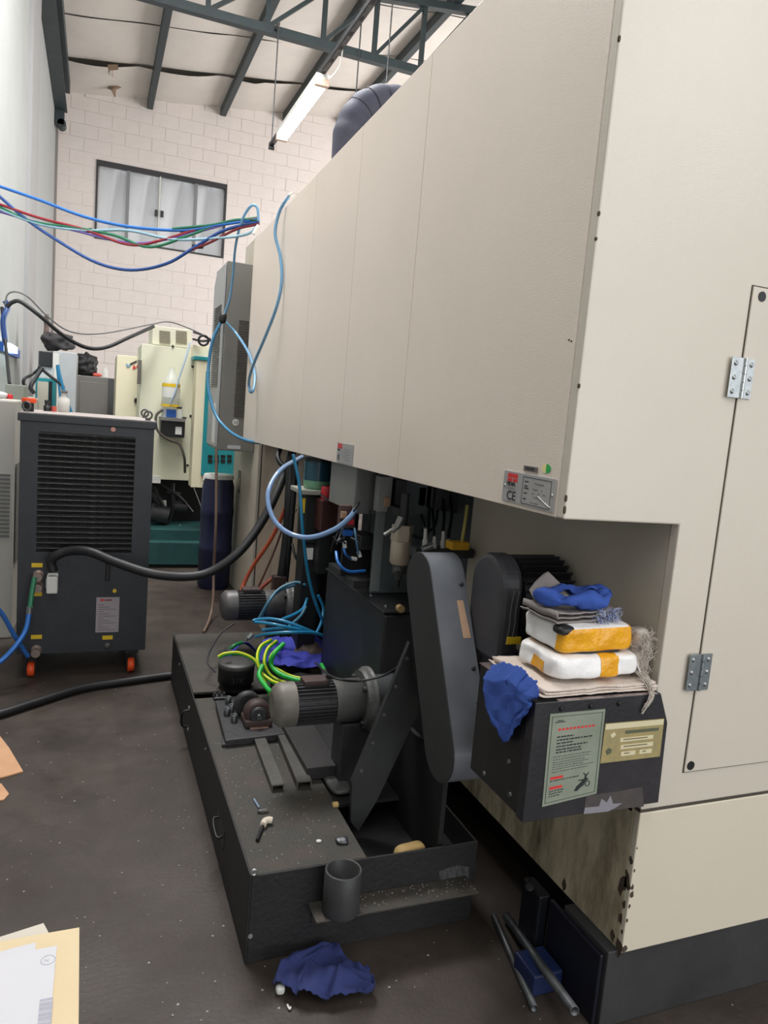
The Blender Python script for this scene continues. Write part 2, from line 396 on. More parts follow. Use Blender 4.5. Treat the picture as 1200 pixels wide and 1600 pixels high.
# torn scrap under the seam
MB().add([at(168, 101, 'y', 11.6), at(184, 101, 'y', 11.6), at(185, 109, 'y', 11.6), at(172, 110, 'y', 11.6), at(170, 117, 'y', 11.6)], [(0, 1, 2, 3), (0, 3, 4)]).build('torn_flap', mat('scrap_brown', (138, 116, 96), .85), cl, solid=.01)
sc = MB().add([at(177, 124, 'y', 12.6), at(184, 134, 'y', 12.55), at(190, 136, 'y', 12.6), at(181, 140, 'y', 12.65), at(180, 152, 'y', 12.6), at(174, 141, 'y', 12.55), at(168, 138, 'y', 12.6)], [(0, 1, 3, 5), (1, 2, 3), (3, 4, 5), (0, 5, 6)])
sc.build('insulation_scrap', MT['scrap_brown'], solid=.012, label='torn tan scrap dangling below the ceiling near the back wall corner', cat='scrap')
MB().tube([at(176, 110, 'y', 11.6), at(177, 125, 'y', 12.6)], .004, 5).build('hanging_thread', tape_tan, cl)
# roof steel
labs = ['dark steel roof beam over the left edge of the window', 'dark steel roof beam ending above the right half of the window', 'dark steel roof beam running up behind the hanging lamp', 'dark steel roof beam meeting the black duct above the machine']
for k, x in enumerate(purl_x[1:]):
    z = roof_z(x); mb = MB().box(x-.045, x+.045, -3.9, YB-.02, z-.15, z-.02)
    mb.build('roof_beam', truss_m, bevel=.006, label=labs[k], cat='beam', group='steel beams along the roof')
z = 5.80
t = thing('eaves_beam', 'deep dark teal steel beam along the top of the left wall', 'beam', (XL+.1, 0, z))
MB().box(XL+.005, XL+.03, -3.9, YB-.4, z-.22, z+.2).box(XL+.03, XL+.17, -3.9, YB-.4, z+.06, z+.08).box(XL+.03, XL+.17, -3.9, YB-.4, z-.22, z-.2).build('web', truss_m, t)
MB().box(XL+.14, XL+.2, -3.9, YB-.42, z+.05, z+.24).build('gutter_rail', truss_m, t)
MB().box(XL+.01, XL+.13, YB-.5, YB-.3, z-.42, z-.2).cyl((XL+.1, YB-.5, z-.4), (XL+.1, YB-.3, z-.4), .06, seg=12).build('end_bracket', truss_m, t)
# truss
TY = 8.6; zl = 5.58
t = thing('roof_truss', 'dark teal lattice truss crossing the hall below the ceiling', 'truss', (2, TY, zl))
MB().beam((XL+.02, TY, zl), (8.9, TY, zl), .09, .09).build('lower_chord', truss_m, t)
xr = [XL+.02, .25, .98, 1.62, 2.25, 2.86, 3.45, 4.05, 4.7, 5.4, 6.1, 6.8, 7.5, 8.2, 8.9]
def ztop(x): return roof_z(x)-.20 if x > .6 else zl+.14+(x+.69)*.17
MB().beam((XL+.02, TY, ztop(XL)), (.98, TY, ztop(.98)), .09, .08).beam((.98, TY, ztop(.98)), (8.9, TY, ztop(8.9)), .09, .08).build('upper_chord', truss_m, t)
for i, x in enumerate(xr):
    MB().beam((x, TY, zl), (x, TY, ztop(x)), .05, .05, (0, 1, 0)).build('post', truss_m, t)
    if i+1 < len(xr): MB().beam((x, TY, zl+.03), (xr[i+1], TY, ztop(xr[i+1])-.02), .04, .04).build('diagonal', truss_m, t)
# lamp rail, rods and lamp
rx, rz = 1.70, 4.33
t = thing('lamp_rail', 'long grey perforated channel carrying the tube lamp', 'rail', (rx, 5, rz))
MB().box(rx-.022, rx+.022, 2.0, 8.45, rz, rz+.004).box(rx-.022, rx-.019, 2.0, 8.45, rz, rz+.04).box(rx+.019, rx+.022, 2.0, 8.45, rz, rz+.04).build('channel', steel_d, t)
for k in range(26): MB().box(rx-.01, rx+.01, 2.3+k*.24, 2.36+k*.24, rz-.002, rz-.0005).build('slot', ink, t) if k == 0 else None
slot0 = t.children[-1]
for k in range(1, 26): inst(slot0, (0, k*.24, 0))
for yy in (8.4, 2.2): MB().cyl((rx, yy, rz), (rx, yy, zl-.03 if yy > 5 else roof_z(rx)-.03), .007, seg=8).build('hanger_rod', steel_d, t)
inst_r = MB().cyl((rx-.03, 8.4, rz-.02), (rx+.03, 8.4, rz-.02), .02, seg=10).build('end_nut', steel_d, t)
MB().beam((rx, 8.4, zl), (rx, TY, zl), .03, .02).build('rod_hook', steel_d, t)
def lamp(loc, L, label, m, n=2):
    x, y, z = loc; t = thing('fluorescent_lamp', label, 'lamp', loc)
    MB().box(x-.06, x+.06, y, y+L, z-.045, z-.002).build('housing', white_p, t, bevel=.008)
    for s in ((-.032, .032) if n == 2 else (0,)): MB().cyl((x+s, y+.05, z-.075), (x+s, y+L-.05, z-.075), .02, seg=14).build('tube', m, t)
    for q in (y, y+L-.05): MB().box(x-.06, x+.06, q, q+.05, z-.1, z-.04).build('end_cap', mat('lamp_cap', (206, 178, 160), .5), t, bevel=.006)
    return t
lamp((rx, 6.42, rz), 1.5, 'lit double tube lamp hanging under the channel before the back wall', tube_e)
cable('lamp_wire', [(rx+.03, 6.6, rz-.03), (rx+.15, 6.5, rz+.1), (rx+.12, 6.3, rz+.2), (rx+.02, 6.0, rz+.04)], .006, white_p, 'thin white wire looping over the end of the tube lamp', 'wire')
p = at(575, 186, 'y', 8.0)
lt = lamp((p.x, 7.3, p.z+.06), 1.5, 'greenish lit tube lamp glimpsed through the black duct arch', green_e)
MB().cyl((p.x, 8.5, p.z+.06), (p.x, 8.5, roof_z(p.x)-.02), .008, seg=8).build('hanger_rod', steel_d, lt)
MB().cyl((p.x, 7.5, p.z+.06), (p.x, 7.5, roof_z(p.x)-.02), .008, seg=8).build('hanger_rod', steel_d, lt)
# column strip and corner pipe
struct('trim_1', MB().box(XL, XL+.04, 8.25, 9.15, 0, 5.6), mat('strip_grey', (160, 160, 160), .7))
struct('trim_2', MB().box(XL, XL+.035, YB-.09, YB, 0, 5.55), mat('pipe_grey', (140, 134, 130), .6))
# window with curtain behind frosted panes
win = thing('window_1', None, None, (.9, YB, wz0), kind='structure')
MB().box(wx0, wx1, YB-.02, YB+.06, wz1-.075, wz1).box(wx0, wx0+.03, YB-.02, YB+.06, wz0, wz1-.075).box(wx1-.03, wx1, YB-.02, YB+.06, wz0, wz1-.075).box(wx0+.03, wx1-.03, YB-.02, YB+.06, wz0, wz0+.025).build('window_frame', mat('frame_dark', (50, 48, 50), .5), win)
xm = wx0+(wx1-wx0)*.475; mxs = [wx0+.03, wx0+(wx1-wx0)*.235, xm, wx0+(wx1-wx0)*.755, wx1-.03]
for i in (1, 3): MB().box(mxs[i]-.025, mxs[i]+.025, YB-.005, YB+.05, wz0+.025, wz1-.075).build('mullion', mat('mullion_grey', (128, 130, 132), .5), win)
MB().box(xm-.012, xm+.012, YB-.012, YB+.05, wz0+.025, wz1-.075).build('mullion', white_p, win)
for s in (-1, 1): MB().box(xm+s*.045-.025, xm+s*.045+.025, YB-.03, YB-.006, 4.42, 4.52).build('latch', blackp, win)
for i in range(4): MB().box(mxs[i]+.02, mxs[i+1]-.02, YB+.02, YB+.026, wz0+.025, wz1-.075).build('pane', frost, win)
def cur(u, v):
    x = wx0-.1+u*(wx1-wx0+.2); ph = u*4.6*PI
    sw = math.sin(ph+.9*(1-v)*2); return Vector((x+.12*(1-v), YB+.14+.30*(1-abs(sw))**1.5, wz0-.1+v*1.34-.10*v**6*abs(math.sin(ph+.1))))
MB().grid(cur, 120, 12).build('curtain', curt, win, solid=.004)

# ------------------------------------------------------------------ the big machine enclosure
X1, Y0, X2, YE = .946, 1.312, 1.27, 5.02
def zb_(y): return 1.314-.0115*(y-Y0)
def zt_(y): return 2.655-.016*(y-Y0)
mach = thing('machine_enclosure', 'huge cream sheet metal machine enclosure filling the right half', 'machine', (2, 3, 0))
ys = [Y0, 2.262, 2.903, 3.559, YE]
for i in range(4):
    a, b = ys[i]+(.0015 if i else .0295), ys[i+1]-.0015
    MB().prism([(X1, a, zb_(a)), (X1, b, zb_(b)), (X1, b, zt_(b)), (X1, a, zt_(a))], (.03, 0, 0)).build('side_panel', cream, mach, bevel=.0015)
    if i: MB().box(X1+.004, X1+.02, ys[i]-.003, ys[i]+.003, zb_(ys[i])+.01, zt_(ys[i])-.01).build('seam_strip', seam, mach)
MB().box(X1+.0305, 3.4, Y0+.03, YE, 2.57, 2.59).build('roof_panel', cream, mach)
MB().box(X1+.0305, 3.4, Y0+.035, YE-.0, 1.325, 1.345).build('underside_panel', mat('underside_grey', (112, 108, 100), .6), mach)
MB().box(X1+.0005, 3.4, YE+.0005, YE+.03, 1.26, 2.59).build('rear_panel', cream, mach)
# front sheet with the cut-out corner
fp = MB().prism([(X1, Y0, 1.314), (X2, Y0, 1.310), (X2, Y0, .600), (3.4, Y0, .600), (3.4, Y0, 2.66), (X1, Y0, 2.66)], (0, .029, 0))
fp.build('front_panel', cream_front, mach, bevel=.004)
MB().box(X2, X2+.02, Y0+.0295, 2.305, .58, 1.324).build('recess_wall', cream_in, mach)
for (a, b) in ((X1+.008, 1.311),): MB().box(X1+.03, X2, Y0+.03, Y0+.05, 1.316, 1.3245).build('recess_lip', cream, mach)
# lower skirt
MB().prism([(X2, Y0, .592), (3.4, Y0, .592), (3.4, Y0, .215), (X2, Y0, .215)], (0, .02, 0)).build('skirt_front', mat('cream_skirt', (210, 200, 180), .35, var=3, vscale=2, bump=.05, bscale=200), mach, bevel=.003)
MB().prism([(X2, Y0+.0205, .592), (X2, 5.0, .592), (X2, 5.0, .215), (X2, Y0+.0205, .215)], (.02, 0, 0)).build('skirt_side', base_dirty, mach, bevel=.002, label='oil-stained lower side panel with chipped paint')
MB().box(X2+.0005, 3.4, Y0+.002, Y0+.02, .5925, .5995).build('skirt_gap', seam, mach)
def chip(y_, z_, s, seed):
    random.seed(seed); n = 9
    pts = [(X2-.0006, y_+math.cos(a)*s*random.uniform(.4, 1), z_+math.sin(a)*s*random.uniform(.6, 1.9)) for a in [2*PI*k/n for k in range(n)]]
    MB().prism(pts, (.0007, 0, 0)).build('paint_chip', rust, mach)
for k, (q, r_, s_) in enumerate([(1.325, .40, .016), (1.34, .385, .02), (1.322, .46, .008), (1.325, .34, .008), (1.33, .30, .012), (1.325, .225, .02), (1.35, .235, .014), (1.56, .235, .014), (1.58, .47, .01), (1.32, .27, .005), (1.33, .42, .01)]): chip(q, r_, s_, k+3)
for k, (q, r_, s_) in enumerate([(X2+.006, .395, .007), (X2+.008, .375, .009), (X2+.008, .225, .012), (X2+.004, .305, .005), (X2+.005, .345, .005), (X2+.004, .50, .003), (X2+.005, .44, .004)]):
    random.seed(50+k); n = 8
    MB().prism([(q+math.cos(a)*s_*random.uniform(.4, .8), Y0-.0006, r_+math.sin(a)*s_*random.uniform(.6, 1.5)) for a in [2*PI*j/n for j in range(n)]], (0, .0007, 0)).build('paint_chip', rust, mach)
for (q, r_, s_) in [(2.285, 0, .005), (1.95, 0, .004), (1.90, 0, .003), (1.60, 0, .004), (1.36, 0, .006), (1.335, 0, .007)]:
    MB().soft((X1+.001, Y0+.001, q), (.006, .006, s_*2.5), 4, 3).build('paint_chip', rust, mach)
random.seed(11)
for px_, py_ in ((893, 533), (889, 531), (575, 1103),): 
    if px_ > 700: q = at(px_, py_, 'x', X1); MB().soft((X1, q.y, q.z), (.002, .007, .004), 3, 3).build('paint_chip', rust, mach)
MB().box(1.24, 3.4, Y0+.012, Y0+.2, 0, .2145).build('plinth_front', plinth_m, mach, bevel=.003)
MB().box(1.42, 1.46, Y0+.25, 5.0, 0, .2145).build('plinth_side', dark_m, mach)
# rear electrical cabinet side and inner wall
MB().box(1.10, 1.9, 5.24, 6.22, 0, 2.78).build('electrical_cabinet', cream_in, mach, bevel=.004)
MB().box(1.12, 1.14, 5.10, 5.24, .05, 2.5).build('dark_gap', dark_m, mach)
for a, b in ((4.64, 5.10), (3.85, 4.632)): MB().box(1.10, 1.12, a, b, 0, 1.29).build('inner_panel', mat('inner_panel_beige', (176, 160, 142), .55, c2=(150, 132, 114), vscale=3), mach)
MB().box(1.42, 1.44, 2.31, 3.85, .2, 1.32).build('inner_wall', greyplate, mach)
MB().box(1.121, 1.40, 3.85, 3.87, .2, 1.29).build('inner_bulkhead', dark_m, mach)
MB().box(X2+.03, X2+.06, 2.30, 2.36, .25, 1.32).build('frame_post', dark_m, mach)
q = at(374, 752, 'x', 1.10)
lb = MB().box(1.097, 1.0995, q.y-.05, q.y+.05, q.z-.09, q.z+.09).build('cabinet_label', mat('label_dark_grey', (86, 82, 78), .5), mach)
MB().box(1.0955, 1.0965, q.y-.03, q.y+.03, q.z-.04, q.z+.03).build('label_window', gold_l, lb)
for z_ in (.25, .42): MB().box(1.0955, 1.0965, q.y-.03, q.y+.03, q.z-.075+z_*.05, q.z-.07+z_*.05).build('label_line', gold_l, lb)

# access door on the front
dx0, dz0, dz1 = 1.3865, .689, 1.866
MB().box(dx0-.0014, 2.1, Y0-.0006, Y0-.0001, dz0-.0035, dz1+.0035).build('door_gap', seam, mach)
MB().box(dx0, 2.09, Y0-.006, Y0-.0008, dz0, dz1).build('access_door', cream_front, mach, bevel=.002)
door = mach.children[-1]
for (a, b) in ((1.414, 1.846), (1.403, .706)): MB().cyl((a, Y0-.0075, b), (a, Y0-.006, b), .0115, seg=20).build('black_plug', blackp, door)
def hinge(zc, m, tilt):
    h = MB()
    h.box(1.349, 1.3855, Y0-.010, Y0-.0075, zc-.046, zc+.046).box(1.3925, 1.419, Y0-.010, Y0-.0075, zc-.046, zc+.046)
    h = h.build('hinge', m, door, bevel=.0006)
    for k in range(5): MB().cyl((1.389, Y0-.011, zc-.046+k*.0186), (1.389, Y0-.011, zc-.046+k*.0186+.0172), .0046, seg=12).build('knuckle', m, door)
    for sx in (1.360, 1.408):
        for k, zz in enumerate((-.032, 0, .032)):
            MB().lathe((sx, Y0-.010, zc+zz), (0, -1, 0), [(0, .006), (.0015, .0055), (.003, .003)], 12).build('screw', steel, door)
hinge(1.658, mat('hinge_zinc', (196, 200, 200), .3, metal=.75, var=15, vscale=60), 0)
hinge(.95, mat('hinge_zinc_dull', (140, 148, 150), .35, metal=.75, var=15, vscale=60), 0)
# identification plates on the side
def plate(y1, y0, z0, z1, label):   # y1 = left (far) edge
    pl = MB().box(X1-.003, X1-.0005, y0, y1, z0, z1).build('identification_plate', alu, mach, label=label, bevel=.0008)
    w = y1-y0; h = z1-z0; xx = X1-.0036
    def bar(u0, u1, v0, v1, m, nm='print'): MB().box(xx, xx+.0005, y1-u1*w, y1-u0*w, z1-v1*h, z1-v0*h).build(nm, m, pl)
    return pl, bar, w, h, xx
pl, bar, w, h, xx = plate(1.571, 1.350, 1.322, 1.397, 'large aluminium identification plate with red logo')
bar(.09, .29, .07, .21, red_ink, 'logo_block'); bar(.09, .18, .235, .335, red_ink, 'logo_block'); bar(.20, .29, .235, .335, red_ink, 'logo_block')
text('FIDIA', 'logo_lettering', ink, pl, (xx, 1.571-.085*w, 1.397-.47*h), .0135, 'x', .0003, sx=1.18, bold=.0004)
text('CE', 'ce_mark', ink, pl, (xx, 1.571-.10*w, 1.397-.92*h), .031, 'x', .0003, sx=1.1, bold=.0002)
for v in (.53, .57): bar(.10, .25, v, v+.012, grey_m)
for (a, b, c, d) in ((.40, .93, .09, .105), (.40, .93, .925, .94), (.40, .404, .09, .94), (.926, .93, .09, .94)): bar(a, b, c, d, ink, 'frame_line')
for v, wd in ((.22, .07), (.36, .06), (.43, .08), (.58, .06), (.76, .05)): bar(.44, .44+wd, v, v+.035, ink)
for v, a, b in ((.24, .62, .80), (.42, .60, .70), (.42, .76, .78), (.55, .60, .63), (.53, .72, .74), (.53, .79, .84), (.66, .64, .72), (.70, .75, .84), (.84, .58, .63), (.84, .66, .72)): bar(a, b, v, v+.03, grey_m)
MB().tube([(X1-.004, 1.571-.72*w, 1.397-.62*h), (X1-.004, 1.571-.86*w, 1.397-.78*h), (X1-.004, 1.571-.95*w, 1.397-.86*h)], .0012, 5).build('scratch', white_p, pl)
for u in (.04, .955): MB().lathe((X1-.003, 1.571-u*w, 1.36), (-1, 0, 0), [(0, .004), (.002, .003)], 10).build('rivet', steel, pl)
pl, bar, w, h, xx = plate(2.925, 2.722, 1.302, 1.383, 'small aluminium identification plate further back on the side')
bar(.05, .33, .06, .17, red_ink, 'logo_block'); bar(.05, .18, .19, .30, red_ink, 'logo_block'); bar(.20, .33, .19, .30, red_ink, 'logo_block')
text('FIDIA', 'logo_lettering', ink, pl, (xx, 2.925-.05*w, 1.383-.42*h), .010, 'x', .0003, sx=1.2, bold=.0003)
text('CE', 'ce_mark', ink, pl, (xx, 2.925-.06*w, 1.383-.86*h), .028, 'x', .0003, sx=1.0)
for v in (.3, .42, .54, .66, .78): bar(.45, .85, v, v+.02, grey_m)
a, b = at(820, 727, 'x', X1), at(840, 739, 'x', X1)
tg = MB().box(X1-.0025, X1-.0005, b.y, a.y, b.z-.0, a.z).build('grey_tag', mat('tag_grey', (108, 100, 96), .5), mach)
for k in (.35, .6): MB().box(X1-.0031, X1-.0026, b.y+.01, a.y-.008, b.z+(a.z-b.z)*k, b.z+(a.z-b.z)*k+.002).build('print', ink, tg)
c = at(854, 732, 'x', X1)
st = MB()
st.prism([(X1-.001, c.y-math.sin(t_)*.018, c.z+math.cos(t_)*.0105) for t_ in [PI*k/12 for k in range(13)]], (.0005, 0, 0)).build('sticker_green_half', mat('sticker_green', (40, 170, 80), .5), mach)
MB().prism([(X1-.001, c.y+.001+math.sin(t_)*.018, c.z+math.cos(t_)*.0105) for t_ in [PI*k/12 for k in range(13)]], (.0005, 0, 0)).build('sticker_cream_half', mat('sticker_cream', (236, 222, 160), .5), mach)

# cooling unit at the rear
t = thing('cabinet_cooling_unit', 'tall grey louvred cooling unit mounted at the rear of the cream enclosure', 'cooling unit', (.95, 5.6, 1.19))
cy0, cy1, cx0, cx1, cz0, cz1 = 5.40, 5.92, .835, 1.098, 1.165, 2.50
MB().box(cx0, cx1, cy0, cy1, cz0, cz1).build('housing', cool_m, t, bevel=.004)
MB().prism([(cx0-.002, cy0+.02, cz0+.02), (cx0-.002, cy0+.02, cz1-.02), (cx0-.002, cy1-.12, cz1-.02), (cx0-.002, cy1-.01, cz1-.12), (cx0-.002, cy1-.01, cz0+.02)], (-.012, 0, 0)).build('door_panel', cool_s, t, bevel=.003)
s0 = None; n = 40
for k in range(n):
    zz = 1.42+k*.0173
    if s0 is None: s0 = MB().box(.935, 1.005, cy0-.006, cy0-.0005, zz, zz+.008).build('louvre', mat('louvre_dark', (74, 70, 68), .5), t)
    else: inst(s0, (0, 0, k*.0173))
s0 = None
for k in range(36):
    zz = 1.62+k*.0165
    if s0 is None: s0 = MB().box(cx0-.020, cx0-.0145, cy0+.09, cy1-.12, zz, zz+.008).build('louvre', mat('louvre_dark'), t) if False else MB().box(cx0-.020, cx0-.0145, cy0+.09, cy1-.12, zz, zz+.008).build('louvre', MT['louvre_dark'], t)
    else: inst(s0, (0, 0, k*.0165))
q = at(368, 660, 'y', cy0); MB().cyl((q.x, cy0-.003, q.z), (q.x, cy0-.0005, q.z), .024, seg=24).build('round_sticker', white_p, t)
text('CE', 'ce_mark', ink, t, (q.x-.014, cy0-.004, q.z-.009), .026, 'y', .0004)
q = at(366, 699, 'y', cy0); MB().box(q.x-.05, q.x+.045, cy0-.003, cy0-.0005, q.z-.012, q.z+.014).build('name_strip', grey_l, t)
MB().box(cx0-.018, cx0-.0145, cy0+.10, cy0+.22, 1.21, 1.50).build('rating_label', white_p, t)

# ------------------------------------------------------------------ equipment under the overhang
def lab(o, l, c, g=None):
    o['label'] = l; o['category'] = c
    if g: o['group'] = g
    return o
# dark machine bed casting
t = thing('bed_casting', 'black angular machine bed casting behind the belt guard', 'casting', (1.15, 2.7, 0))
MB().prism([(1.0, 2.38, .02), (1.0, 3.12, .02), (1.0, 3.12, .79), (1.0, 2.40, .79)], (.25, 0, 0)).build('body', mat('bed_black', (40, 41, 44), .45, var=6, vscale=6), t, bevel=.012)
MB().box(.995, 1.25, 2.395, 3.13, .791, .80).build('ledge', black_m, t, bevel=.003)
for yy in (2.46, 2.62): MB().lathe((1.03, yy, .80), (0, 0, 1), [(0, .009), (.006, .008), (.008, .004)], 10).build('bolt', steel_d, t)
q = at(627, 952, 'y', 2.37); MB().cyl((q.x, 2.392, q.z), (q.x, 2.37, q.z), .014, seg=16).build('brass_plug', mat('brass', (190, 160, 110), .4, metal=.5), t)
# valve backplate and filter regulator
t = thing('valve_backplate', 'grey upright mounting plate behind the pneumatic filter', 'plate', (1.12, 2.62, .8))
MB().box(1.04, 1.27, 2.66, 2.675, .801, 1.30).build('plate', greyplate, t, bevel=.002)
MB().box(1.04, 1.075, 2.655, 2.659, .81, 1.25).build('edge_strip', mat('plate_edge', (122, 128, 128), .5), t)
t = thing('filter_regulator', 'beige pneumatic filter regulator with a hexagonal bowl hanging left of the belt guard', 'filter', (1.07, 2.5, .95))
q0 = at(627, 820, 'y', 2.5); q1 = at(625, 905, 'y', 2.5)
H = q0.z-q1.z; cx = (q0.x+q1.x)/2
MB().lathe((cx, 2.5, q0.z-H*.28), (0, 0, 1), [(0, .044), (H*.28, .042)], 6, smooth=False).build('hex_collar', beige_metal, t, bevel=.002)
MB().lathe((cx, 2.5, q0.z-H*.72), (0, 0, 1), [(0, .033), (.01, .040), (H*.42, .040), (H*.44, .036)], 20).build('bowl', beige_metal, t)
MB().lathe((cx, 2.5, q1.z), (0, 0, 1), [(0, .014), (.02, .018), (.022, .026), (H*.3, .028)], 16).build('drain_valve', castg, t)
MB().cyl((cx, 2.5, q1.z-.03), (cx, 2.5, q1.z), .009, seg=10).build('drain_tip', blackp, t)
MB().cyl((cx, 2.5, q0.z), (cx, 2.5, q0.z+.12), .016, seg=12).build('inlet_neck', castd, t)
MB().box(cx-.02, cx+.02, 2.5, 2.655, q0.z+.03, q0.z+.06).build('mounting_arm', castd, t)
MB().cyl((cx-.03, 2.47, q1.z+.045), (cx-.012, 2.47, q1.z+.045), .010, seg=12).build('gauge_ring', steel, t)
for k, (a, b) in enumerate([((600, 836), (612, 828)), ((612, 830), (622, 822)), ((620, 824), (627, 808))]):
    MB().cyl(at(*a, 'y', 2.45), at(*b, 'y', 2.45), .007+.003*k, seg=10).build('elbow_fitting', mat('fitting_nickel', (150, 148, 142), .4, metal=.5), t)
# solenoid valves, fittings cluster
def cluster(name, label, cat, items, loc):
    t = thing(name, label, cat, loc)
    for it in items:
        nm, m, mb = it; mb.build(nm, m, t, bevel=.0015 if nm in ('valve_block', 'body') else 0)
    return t
random.seed(5)
y_ = 2.62
its = []
a = MB(); pbox(a, 592, 745, 612, 800, y_, .05); its.append(('valve_block', mat('valve_grey', (132, 134, 130), .5), a))
a = MB(); pbox(a, 602, 778, 610, 792, y_-.02, .019); its.append(('coil', mat('coil_tan', (156, 124, 96), .5), a))
a = MB(); pbox(a, 618, 750, 634, 790, y_, .05); its.append(('valve_block', castd, a))
a = MB(); pbox(a, 618, 735, 650, 749, y_-.02, .10); its.append(('manifold', castd, a))
t = cluster('solenoid_valves', 'cluster of grey solenoid valves hanging above the filter', 'valve', its, (1.05, 2.62, 1.1))
for k, x_ in enumerate((660, 672, 686, 697, 712)):
    a = MB(); pbox(a, x_-5, 762-2*k, x_+5, 790+k*3, 2.66, .04); a.build('small_valve', mat('valve_grey2', (84, 86, 86), .5), t)
# pneumatic push-in fittings on top of guard plate behind
t = thing('air_manifold', 'row of pale push-in air fittings beside the filter bowl', 'fittings', (1.15, 2.3, 1.0))
a = MB(); pbox(a, 650, 858, 740, 872, 2.25, .06); a.build('manifold_bar', castd, t)
for k, (x_, y0_, y1_) in enumerate([(664, 826, 858), (678, 838, 860), (692, 830, 858), (700, 842, 862), (673, 850, 863)]):
    p0, p1 = at(x_, y1_, 'y', 2.27), at(x_+1, y0_, 'y', 2.27)
    MB().lathe(p0, p1-p0, [(0, .010), ((p1-p0).length*.45, .010), ((p1-p0).length*.5, .007), ((p1-p0).length, .006)], 10).build('air_fitting', mat('fitting_white', (176, 174, 168), .4, metal=.2), t)
MB().cyl(at(660, 858, 'y', 2.2), at(676, 852, 'y', 2.2), .011, seg=10).build('elbow_fitting', steel, t)
a = MB(); pbox(a, 706, 848, 734, 860, 2.2, .05); a.box
t2 = a.build('yellow_connector', mat('connector_yellow', (214, 160, 30), .5), label='yellow connector block on top of the belt guard', cat='connector', bevel=.003)
# hanging black hoses behind the filter
hs = [[(638, 745, 2.7), (641, 800, 2.7), (650, 838, 2.66), (668, 832, 2.6), (672, 770, 2.7)], [(645, 745, 2.7), (650, 800, 2.7), (660, 830, 2.66), (680, 820, 2.66), (684, 775, 2.7)], [(655, 750, 2.72), (658, 800, 2.7), (664, 826, 2.3)],
      [(668, 755, 2.72), (676, 800, 2.7), (678, 838, 2.3)], [(690, 762, 2.7), (694, 800, 2.6), (692, 832, 2.3)], [(700, 765, 2.7), (706, 800, 2.6), (700, 842, 2.3)], [(648, 748, 2.74), (652, 790, 2.8), (664, 812, 2.8), (676, 760, 2.8)], [(630, 830, 2.5), (655, 842, 2.45), (662, 856, 2.3)]]
hl = ['dark looped air hose nearest the solenoid valves', 'second dark looped air hose from the solenoid valves', 'dark air hose dropping to the leftmost pale fitting', 'dark air hose dropping to the second pale fitting', 'dark air hose dropping to the tallest pale fitting', 'rightmost dark air hose beside the yellow strap', 'high dark air hose loop just under the overhang', 'short black hose from the filter bowl to the fittings']
for k, h_ in enumerate(hs):
    cable('air_hose', px(h_), .006, mat('hose_black_blue', (30, 36, 46), .4) if k % 2 else rubber, hl[k], 'hose', group='black hoses looping behind the air filter')
cable('yellow_strap', px([(730, 790, 2.28), (726, 820, 2.24), (720, 858, 2.21)]), .006, mat('strap_yellow', (170, 156, 84), .6), 'pale yellow strap hanging down to the yellow connector', 'strap')
# grey control box
t = thing('junction_box', 'grey rectangular junction box hanging under the overhang', 'box', (.98, 2.75, 1.12))
MB().box(.965, 1.185, 2.72, 3.06, 1.115, 1.335).build('body', mat('box_grey', (122, 122, 118), .45, var=4, vscale=8), t, bevel=.004)
MB().box(.962, 1.187, 2.705, 2.719, 1.113, 1.336).build('lid', mat('box_grey_lid', (92, 92, 90), .45), t, bevel=.003)
# lubrication unit
t = thing('oil_lubricator', 'oil lubrication unit with pale green reservoir and yellow label', 'pump', (.95, 3.3, .9))
YL = 3.3
a = at(480, 770, 'y', YL); b = at(505, 850, 'y', YL); MB().box(a.x, b.x, YL, YL+.14, b.z, a.z).build('body', dark_m, t, bevel=.006)
a2 = at(468, 764, 'y', YL); b2 = at(514, 772, 'y', YL); MB().box(a2.x, b2.x, YL-.03, YL+.17, b2.z-.004, a2.z-.002).build('top_plate', mat('plate_lt', (150, 150, 138), .5), t, bevel=.002)
a3 = at(495, 768, 'y', YL+.06); b3 = at(495, 738, 'y', YL+.06)
MB().lathe((a3.x, YL+.06, a3.z), (0, 0, 1), [(0, .03), (.012, .062), (.05, .068), (.055, .068)], 24).build('reservoir_base', mat('reservoir_green', (110, 160, 130), .3), t)
MB().lathe((a3.x, YL+.06, a3.z+.055), (0, 0, 1), [(0, .068), (.09, .068)], 24).build('reservoir_tank', mat('reservoir_teal', (40, 78, 92), .2), t)
MB().lathe((a3.x, YL+.06, a3.z+.145), (0, 0, 1), [(0, .07), (.02, .07)], 24).build('reservoir_cap', blackp, t)
q = at(470, 785, 'y', YL-.005); MB().box(q.x, q.x+.022, YL-.004, YL-.001, q.z-.05, q.z+.02).build('yellow_label', yel_p, t)
MB().box(a.x+.07, a.x+.08, YL-.01, YL-.001, b.z+.05, a.z-.05).build('sight_glass', steel, t)
q = at(483, 858, 'y', YL); MB().box(q.x-.012, q.x+.02, YL-.004, YL+.08, q.z-.05, q.z+.005).build('white_tag', white_p, t)
MB().box(a.x+.005, b.x-.005, YL+.01, YL+.13, .3, b.z-.0).build('stand', dark_m, t)
